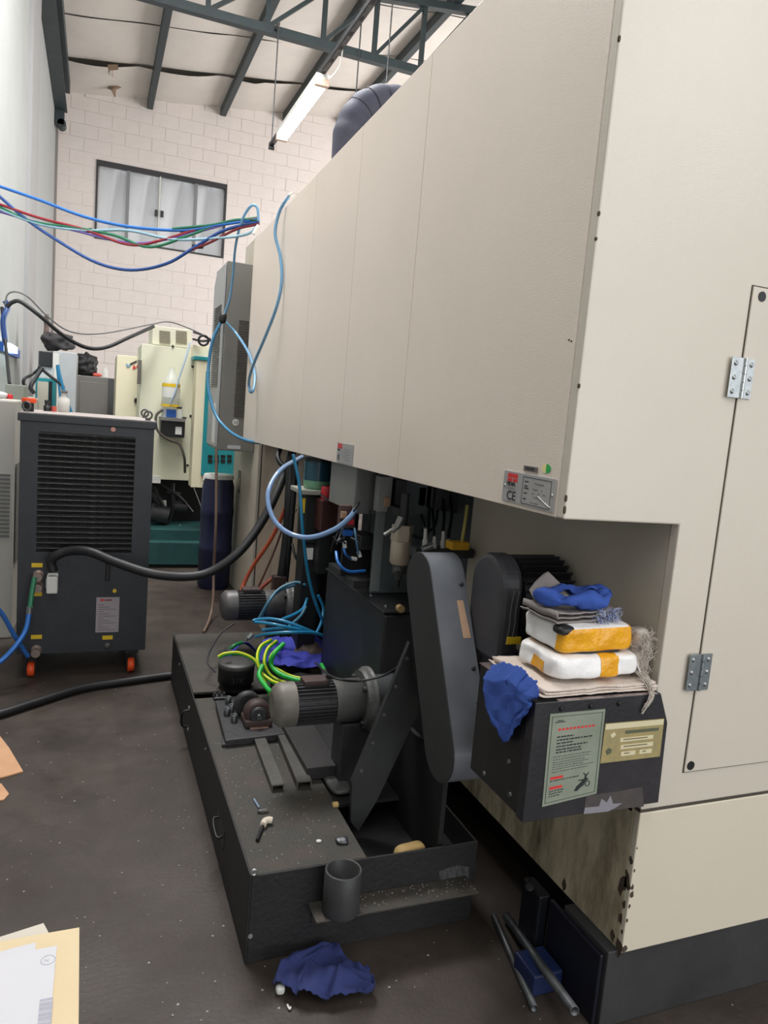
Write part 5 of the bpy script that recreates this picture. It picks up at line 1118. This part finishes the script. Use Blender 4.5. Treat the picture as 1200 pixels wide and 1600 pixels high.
t = thing('teal_controller', 'teal framed controller with pale front behind the chiller lid', 'controller', (-.33, 6.6, 1.2))
a = MB(); r_ = pbox(a, 55, 591, 86, 652, 6.6, .25); MB().box(r_[0], r_[1], 6.6, 6.85, 0, r_[3]).build('frame', teal, t, bevel=.004)
a = MB(); pbox(a, 58, 596, 75, 652, 6.59, .009); a.build('front_panel', mat('panel_pale', (196, 192, 176), .5), t)
a = MB(); pbox(a, 76, 596, 81, 652, 6.59, .009); a.build('dark_slot', dark_m, t)
cable('wire_tangle', px([(64, 573, 6.5), (50, 585, 6.5), (38, 592, 6.4), (38, 602, 6.4), (50, 608, 6.4)]), .012, rubber, 'black cable tangle falling left of the teal controller', 'cable')
cable('wire_tangle', px([(66, 575, 6.5), (56, 590, 6.45), (48, 605, 6.4), (54, 615, 6.4)]), .016, rubber, 'thicker black cable beside the teal controller', 'cable')
cable('wire_tangle', px([(60, 572, 6.5), (75, 585, 6.5), (92, 598, 6.5), (100, 606, 6.5)]), .012, rubber, 'black cable sloping right over the teal controller', 'cable')
cable('blue_hose', px([(90, 570, 6.5), (94, 590, 6.5), (104, 625, 6.5), (113, 650, 6.5)]), .014, tq_hose, 'blue hose hanging before the light grey control cabinet', 'hose')
cable('blue_hose', px([(89, 572, 6.5), (91, 592, 6.5), (94, 620, 6.5)]), .009, tq_hose, 'thin blue hose parallel to the one on the light grey cabinet', 'hose')
t = thing('spray_bottle', 'white spray bottle standing behind the chiller lid', 'bottle', at(101, 645, 'y', 4.9))
q = at(101, 640, 'y', 4.62); b0 = hz1+.0445
MB().lathe((-.17, 4.6, b0), (0, 0, 1), [(0, .028), (.01, .032), (.07, .032), (.09, .014), (.105, .012)], 18).build('body', white_p, t)
MB().box(-.185, -.15, 4.58, 4.62, b0+.105, b0+.12).build('spray_head', grey_m, t, bevel=.003)
WL[t.name] = Vector(t.location)
t = thing('black_tap', 'small black tap with a red knob behind the filler cap', 'tap', (-.24, 4.5, hz1+.044))
MB().lathe((-.25, 4.52, hz1+.0445), (0, 0, 1), [(0, .02), (.03, .02), (.03, .012), (.06, .016)], 12).build('body', blackp, t)
MB().lathe((-.215, 4.52, hz1+.0445), (0, 0, 1), [(0, .014), (.03, .014)], 12).build('red_knob', mat('knob_red', (210, 96, 80), .4), t)
# dark grey cabinet and bags
t = thing('tool_cabinet', 'dark grey steel cabinet standing against the back wall', 'cabinet', (0, 8.5, 0))
a = MB(); r_ = pbox(a, 119, 588, 169, 655, 8.5, .6); MB().box(r_[0], r_[1]+.12, 8.5, 9.1, 0, r_[3]).build('body', grey_m, t, bevel=.006)
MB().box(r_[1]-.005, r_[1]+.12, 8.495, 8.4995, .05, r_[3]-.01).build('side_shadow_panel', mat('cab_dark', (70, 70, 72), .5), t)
MB().box(r_[0]+.03, r_[1]-.03, 8.492, 8.4995, .05, r_[3]-.06).build('door', grey_m, t, bevel=.004)
zt_cab = r_[3]
q = at(133, 586, 'y', 8.6); MB().soft((q.x+.0, 8.75, zt_cab+.115), (.22, .26, .23), 10, 3, .05, 3).build('black_bag', dark_m, label='black bag on the dark grey cabinet by the back wall', cat='bag')
q = at(149, 586, 'y', 8.6); MB().soft((q.x+.02, 8.62, zt_cab+.022), (.09, .07, .04), 6, 3, .01, 3).build('red_cloth', mat('cloth_red', (196, 84, 72), .7), label='small red cloth beside the black bag', cat='cloth')
q = at(164, 586, 'y', 8.7); MB().lathe((q.x, 8.75, zt_cab+.001), (0, 0, 1), [(0, .03), (.08, .03), (.1, .012), (.12, .012)], 12).build('small_bottle', bottle_m, label='small clear bottle on the right end of the dark grey cabinet', cat='bottle')
q = at(88, 545, 'y', 7.6); MB().soft((-.36, 7.72, 1.955), (.26, .2, .14), 10, 3, .05, 8).build('dark_bag', mat('bag_dark', (58, 56, 58), .8), label='dark bag on top of the light grey control cabinet', cat='bag')
MB().soft((-.45, 7.72, 2.05), (.05, .05, .30), 8, 3, .015, 8).build('cloth_roll', mat('cloth_brown', (120, 100, 92), .8, c2=(52, 48, 48), vscale=9), label='brown upright cloth roll behind the dark bag', cat='roll')
# wall lamp and wall bracket
t = thing('bench_lamp', 'glaring white lamp low on the left wall', 'lamp', (XL+.05, 6.3, 1.7))
q = at(15, 543, 'x', XL+.06); MB().box(XL+.03, XL+.07, q.y-.05, q.y+.5, q.z-.02, q.z+.03).build('tube', lamp_e, t)
MB().box(XL+.0005, XL+.03, q.y-.1, q.y+1.2, q.z-.035, q.z+.035).build('housing', blue_p, t)
wl = [([(8, 470, 6.2), (12, 480, 6.2), (5, 500, 6.15), (8, 535, 6.15)], .02, navy_hose, 'dark blue hose bundle hanging down the left wall'),
      ([(10, 480, 6.1), (20, 472, 6.1), (33, 472, 6.1), (60, 492, 6.1), (100, 525, 6.2), (135, 543, 6.3), (165, 543, 6.4), (200, 528, 6.5), (240, 510, 6.7)], .015, rubber, 'thick black cable swooping over to the pale green machine'),
      ([(8, 475, 6.1), (12, 460, 6.1), (25, 456, 6.1), (45, 465, 6.1), (75, 495, 6.2), (110, 518, 6.3), (160, 521, 6.4), (235, 507, 6.7), (265, 503, 6.8), (300, 515, 6.8), (325, 528, 6.3)], .006, mat('wire_grey', (110, 110, 110), .5), 'thin grey wire swinging above the thick black cable'),
      ([(3, 480, 6.2), (9, 540, 6.1), (15, 600, 5.6)], .012, rubber, 'black cable dropping from the blue bundle to the grey-green box'),
      ([(303, 519, 6.7), (315, 523, 6.5), (328, 530, 6.3)], .010, rubber, 'short black cable between the roof vents and the cooling unit'),
      ([(302, 530, 6.7), (315, 533, 6.5), (328, 532, 6.3)], .010, rubber, 'second short black cable just below the first by the roof vents')]
for p_, r, m_, l_ in wl: cable('wall_cable', px(p_), r, m_, l_, 'cable')
MB().torus(at(318, 532, 'y', 6.3), (0, 1, .2), .04, .009, 20, 8).build('cable_coil', rubber, label='small black cable coil beside the cooling unit', cat='coil')

# CNC machine far
YC = 6.78
t = thing('cnc_machine', 'pale green and teal machining centre beyond the chiller', 'machine', (.6, 7.4, 0))
def pb(nm, x0, y0, x1, y1, Y, dep, m_, z0=None, bev=.004):
    a = MB(); r = pbox(a, x0, y0, x1, y1, Y, dep)
    if z0 is not None: a = MB().box(r[0], r[1], Y, Y+dep, z0, r[3])
    return a.build(nm, m_, t, bevel=bev), r
pb('column_cover', 217, 542, 322, 750, YC+.1, .7, green_p)
pb('door_pillar', 303, 563, 322, 762, YC-.12, .2, cream2)
pb('rear_cover', 181, 556, 222, 660, YC+.6, .8, cream2)
pb('teal_panel', 318, 582, 372, 744, YC-.14, .04, teal)
pb('top_fascia', 302, 541, 345, 560, YC-.05, .2, cream2)
pb('teal_cap', 303, 558, 345, 564, YC-.13, .2, teal)
_, r = pb('vent_housing', 238, 512, 299, 541, YC+.15, .5, mat('vent_cream', (206, 204, 184), .5))
for vx in (249, 275):
    for k in range(8):
        a = MB(); pbox(a, vx, 517+k*2.6, vx+17, 518.4+k*2.6, YC+.142, .006); a.build('vent_slit', mat('slit', (140, 132, 112), .6), t)
pb('base_casting', 228, 848, 345, 884, YC-.1, 1.4, teal_d, z0=.03)
pb('base_foot', 228, 884, 345, 888, YC-.08, 1.3, dark_m, z0=0)
pb('chip_tray', 235, 828, 330, 850, YC+.02, 1.2, teal_d)
pb('dark_interior', 228, 750, 345, 850, YC+.55, .1, dark_m)
random.seed(4)
for k, (a_, b_, r_, m_) in enumerate([((236, 800), (262, 806), .09, castd), ((268, 790), (292, 792), .05, castd), ((262, 768), (282, 772), .018, steel_d), ((256, 782), (258, 800), .02, white_p), ((278, 820), (290, 848), .02, steel_d), ((240, 770), (252, 792), .03, castd)]):
    MB().cyl(at(*a_, 'y', YC+.3), at(*b_, 'y', YC+.3), r_, seg=14).build('drive_part', m_, t)
for (a_, b_) in (((250, 755), (300, 800)), ((240, 760), (262, 835)), ((270, 755), (258, 830)), ((300, 760), (318, 845))):
    MB().tube([at(*a_, 'y', YC+.3), at((a_[0]+b_[0])/2+6, (a_[1]+b_[1])/2, 'y', YC+.26), at(*b_, 'y', YC+.3)], .016, 8).build('loom', blackp, t)
pb('white_tag', 238, 744, 251, 755, YC+.09, .01, white_p, bev=0)
for (a_, b_) in ((301, 573), (298, 650), (293, 727), (270, 541)): MB().lathe(at(a_, b_, 'y', YC+.1), (0, -1, 0), [(0, .012), (.01, .01)], 8).build('bolt', ink, t)
pb('side_handle', 215, 562, 221, 600, YC+.05, .05, mat('handle_grey', (110, 106, 98), .5))
MB().lathe(at(214, 626, 'y', YC+.59), (0, -1, 0), [(0, .028), (.03, .02)], 12).build('knob', blackp, t)
# logo strokes on the rear cover
MB().prism([at(a_, b_, 'y', YC+.59) for a_, b_ in ((203, 568), (214, 563), (213, 566), (204, 570))], (0, .005, 0)).build('logo_stroke', ink, t)
MB().prism([at(a_, b_, 'y', YC+.59) for a_, b_ in ((207, 576), (209, 570), (212, 574), (215, 570), (216, 576), (213, 573), (210, 577))], (0, .005, 0)).build('logo_mark', red_ink, t)
MB().prism([at(a_, b_, 'y', YC+.59) for a_, b_ in ((197, 567), (201, 571), (204, 567), (203, 573), (198, 573))], (0, .005, 0)).build('logo_mark', mat('logo_blue', (110, 160, 190), .5), t)
# grid openings in teal panel
for r0 in range(2):
    for c0 in range(4): a = MB(); pbox(a, 325+c0*10, 711+r0*7, 332+c0*10, 716+r0*7, YC-.146, .006); a.build('vent_hole', dark_m, t)
# wash pump and bottle
t = thing('dosing_pump', 'black dosing pump with blue front fixed to the pale green machine', 'pump', at(268, 680, 'y', YC))
a = MB(); r = pbox(a, 251, 657, 289, 683, YC-.05, .14); a.build('body', blackp, t, bevel=.006)
a = MB(); pbox(a, 251, 653, 290, 658, YC-.09, .18); a.build('shelf', grey_m, t)
a = MB(); pbox(a, 254, 639, 278, 653, YC-.02, .1); a.build('pump_head', grey_l, t, bevel=.004)
a = MB(); pbox(a, 260, 640, 275, 652, YC-.03, .009); a.build('blue_front', blue_p, t)
a = MB(); pbox(a, 274, 667, 284, 679, YC-.058, .007); a.build('white_switch', white_p, t)
cable('pump_cable', px([(254, 640, YC-.03), (244, 650, YC-.04), (246, 672, YC-.06), (262, 686, YC-.06), (280, 694, YC-.05), (288, 715, YC-.05), (289, 738, YC+.05)]), .012, mat('cable_brown', (74, 66, 62), .5), parent=t)
MB().cyl(at(280, 640, 'y', YC-.03), at(281, 655, 'y', YC-.03), .03, seg=14).build('gauge', bottle_m, t)
for a_ in ((280, 637), (287, 653)): MB().soft(at(*a_, 'y', YC-.04), (.05, .03, .02), 5, 3).build('knob', blackp, t)
t = thing('upturned_bottle', 'clear upturned bottle with yellow and white label on the dosing pump', 'bottle', at(266, 638, 'y', YC+.02))
q0, q1 = at(266, 636, 'y', YC), at(266, 574, 'y', YC); H = q1.z-q0.z
MB().lathe((q0.x, YC, q0.z), (0, 0, 1), [(0, .05), (.02, .075), (H*.6, .075), (H*.75, .05), (H*.86, .03), (H*.95, .022), (H, .022)], 24).build('body', bottle_m, t)
for f0_, f1_, m_ in ((.24, .50, white_p), (.51, .59, yel_p), (.01, .07, yel_p)): MB().lathe((q0.x, YC, q0.z+H*f0_), (0, 0, 1), [(0, .078), (H*(f1_-f0_), .078)], 24, caps=False).build('label_band', m_, t)
cable('feed_hose', px([(297, 535, YC), (290, 560, YC-.05), (280, 590, YC-.08), (273, 615, YC-.1), (266, 630, YC-.09)]), .008, mat('hose_greyblue', (150, 168, 186), .4), 'thin blue-grey hose running from the vents to the upturned bottle', 'hose')
# navy drum
t = thing('plastic_drum', 'navy blue plastic drum with white lid beside the cream cabinet', 'drum', (1.0, 6.05, 0))
DX, DY, DR = .99, 6.0, .105
q = at(323, 820, 'y', 5.9)
DX = .88+.135; DR = .145; DY = 6.02
DX = .875+DR
MB().lathe((DX-.0, DY+.0, 0), (0, 0, 1), [(0, DR*.92), (.03, DR), (.55, DR), (.56, DR*1.03), (.60, DR*1.03), (.61, DR), (.86, DR*.97), (.90, DR*.88)], 30).build('body', navy, t) if False else None
DX, DY, DR = .945, 5.98, .13
MB().lathe((DX, DY, 0), (0, 0, 1), [(0, DR*.90), (.03, DR), (.30, DR), (.31, DR*1.03), (.35, DR*1.03), (.36, DR), (.60, DR), (.61, DR*1.03), (.65, DR*1.03), (.66, DR), (.84, DR*.97), (.90, DR*.86)], 30).build('body', navy, t)
MB().lathe((DX, DY, .9005), (0, 0, 1), [(0, DR*.92), (.03, DR*.92), (.035, DR*.85)], 30).build('lid', white_p, t)

# ------------------------------------------------------------------ things on the floor
fl = [[(470, 1478), (520, 1470), (545, 1500), (578, 1512)], [(440, 1500), (480, 1500), (530, 1510), (586, 1538)], [(426, 1537), (465, 1545), (515, 1561), (584, 1540)]]
G = [[at(a, b, 'z', .028+.018*((i+j) % 2)) for j, (a, b) in enumerate(r)] for i, r in enumerate(fl)]
for r in G:
    for q in r:
        if q.y > TY0-.02 : q.y = TY0-.02
gridcloth('navy_rag', G, rag_navy, seed=11, amp=.022, n=40, dv=(0, 0, 1), label='navy rag lying on the floor in front of the tank', cat='rag')
MB().soft(at(437, 1546, 'z', .013), (.022, .02, .022), 7, 3, .006, 2).build('paper_ball', white_p, label='small white crumpled scrap beside the navy rag', cat='scrap')
MB().tube([at(449, 1570, 'z', .004), at(452, 1576, 'z', .006), at(454, 1574, 'z', .004)], .003, 6).build('white_shred', white_p, label='tiny white curled shred on the floor near the bottom', cat='shred')
q = MB(); random.seed(31)
for k in range(260):
    x_, y__ = random.uniform(-.3, 1.3), random.uniform(1.15, 3.2)
    if TX0-.02 < x_ and y__ > TY0-.02: continue
    s_ = random.uniform(.001, .0035); q.soft((x_, y__, s_*.5), (s_*2, s_*1.6, s_), 2, 3)
q.build('floor_debris', mat('debris', (150, 145, 138), .8), kind='stuff', label='tiny pale crumbs scattered on the concrete floor', cat='debris')
def pipe(a, b, r, label):
    a, b = Vector(a), Vector(b); d = (b-a).normalized(); t = thing('steel_tube', label, 'tube', a)
    L = (b-a).length
    MB().lathe(a, d, [(0, r), (L, r), (L, r*.75), (L-.03, r*.7), (L-.031, 0.0005)], 18).build('tube_wall', steel_d, t)
pipe(at(772, 1432, 'z', .012), at(835, 1576, 'z', .012), .0105, 'left thin steel tube lying flat on the floor')
pa, pb_ = at(791, 1432, 'z', .02), at(898, 1580, 'z', .105)
pipe(pa, pb_, .0125, 'right steel tube resting over the blue jack base')
t = thing('levelling_jack', 'dark blue jack block on the floor beside the machine plinth', 'jack', (1.24, 1.6, 0))
MB().box(1.128, 1.222, 1.46, 1.56, 0, .062).build('base', mat('jack_blue', (20, 34, 74), .5, var=6, vscale=9), t, bevel=.006)
MB().box(1.20, 1.236, 1.57, 1.66, 0, .205).build('post', mat('jack_navy', (9, 11, 20), .5), t, bevel=.006)
MB().box(1.226, 1.238, 1.335, 1.56, 0, .20).build('side_plate', mat('jack_navy_plate', (9, 12, 26), .5), t, bevel=.003)
MB().lathe((1.19, 1.61, .2055), (0, 0, 1), [(0, .012), (.007, .012)], 12).build('screw_spindle', steel_d, t)
# cardboard
MB().prism([at(a, b, 'z', .001) for a, b in ((-30, 1130), (0, 1152), (14, 1170), (36, 1207), (5, 1216), (-30, 1222))], (0, 0, .006)).build('cardboard_sheet', card, label='flat brown cardboard sheet at the left edge of the floor', cat='cardboard')
MB().prism([at(a, b, 'z', .001) for a, b in ((-30, 1226), (2, 1226), (14, 1242), (6, 1251), (-30, 1256))], (0, 0, .005)).build('cardboard_sheet', card, label='smaller cardboard scrap just below the flat sheet', cat='cardboard')
# documents on a small stand
TZd = .75
def fpt(a, b, z_): return at(a, b, 'z', z_)
st = thing('document_stand', 'small stand carrying the folder and papers at the lower left', 'stand', (-.12, .9, 0))
c1, c2, c3 = fpt(100, 1470, TZd), fpt(100, 1600, TZd), fpt(-200, 1500, TZd)
MB().box(c1.x-.36, c1.x-.0, c2.y-.20, c1.y-.01, TZd-.02, TZd).build('top', grey_m, st, bevel=.003)
MB().cyl((c1.x-.2, c2.y-.02, .02), (c1.x-.2, c2.y-.02, TZd-.0205), .02, seg=16).build('pole', steel_d, st)
MB().cyl((c1.x-.2, c2.y-.02, 0), (c1.x-.2, c2.y-.02, .02), .13, seg=28).build('foot', castd, st)
f1, f2 = fpt(124, 1449, TZd+.008), fpt(127, 1605, TZd+.008)
MB().prism([(f1.x, f1.y, TZd+.006), (f2.x, f2.y-.2, TZd+.006), (f1.x-.30, f2.y-.2, TZd+.006), (f1.x-.30, f1.y-.004, TZd+.006)], (0, 0, .002)).build('manila_folder', folder_m, label='manila folder under the white printed sheets', cat='folder')
g1 = fpt(68, 1442, TZd+.004)
MB().prism([(g1.x, g1.y, TZd+.002), (g1.x+.014, g1.y-.04, TZd+.002), (g1.x+.014, g1.y-.2, TZd+.002), (g1.x-.3, g1.y-.2, TZd+.002), (g1.x-.3, g1.y-.075, TZd+.002), (g1.x-.06, g1.y-.016, TZd+.002)], (0, 0, .0018)).build('grey_folder', folder_b, label='pale grey-beige folder peeking out behind the manila folder', cat='folder')
s1, s2 = fpt(89, 1478, TZd+.011), fpt(83, 1610, TZd+.011)
t = MB().prism([(s1.x, s1.y, TZd+.0105), (s2.x-.006, s2.y-.18, TZd+.0105), (s1.x-.26, s2.y-.18, TZd+.0105), (s1.x-.26, s1.y-.02, TZd+.0105), (s1.x-.03, s1.y-.0, TZd+.0105)], (0, 0, .0009)).build('printed_sheet', paper_w, label='white sheet with oval stamp and stripes on the manila folder', cat='paper')
s3 = fpt(56, 1472, TZd+.0095)
MB().prism([(s3.x, s3.y, TZd+.0084), (s3.x+.005, s3.y-.3, TZd+.0084), (s3.x-.24, s3.y-.3, TZd+.0084), (s3.x-.24, s3.y-.035, TZd+.0084)], (0, 0, .0009)).build('under_sheet', paper_w, label='second white sheet showing above the top sheet edge', cat='paper')
zz = TZd+.0116
q = fpt(75, 1500, zz); MB().torus((q.x, q.y, zz), (0, 0, 1), .0085, .0004, 24, 4).build('oval_stamp', ink_g, t)
text('N', 'stamp_letter', ink_g, t, (q.x-.005, q.y-.003, zz), .008, 'z', .0001)
for k in range(9):
    y_0 = fpt(72, 1560, zz).y-k*.0052; x_0 = fpt(72, 1560, zz).x
    MB().box(x_0-.007, x_0+.008, y_0-.0035-(.001 if k % 3 else 0), y_0, zz-.0001, zz+.0001).build('stripe', ink_g, t)
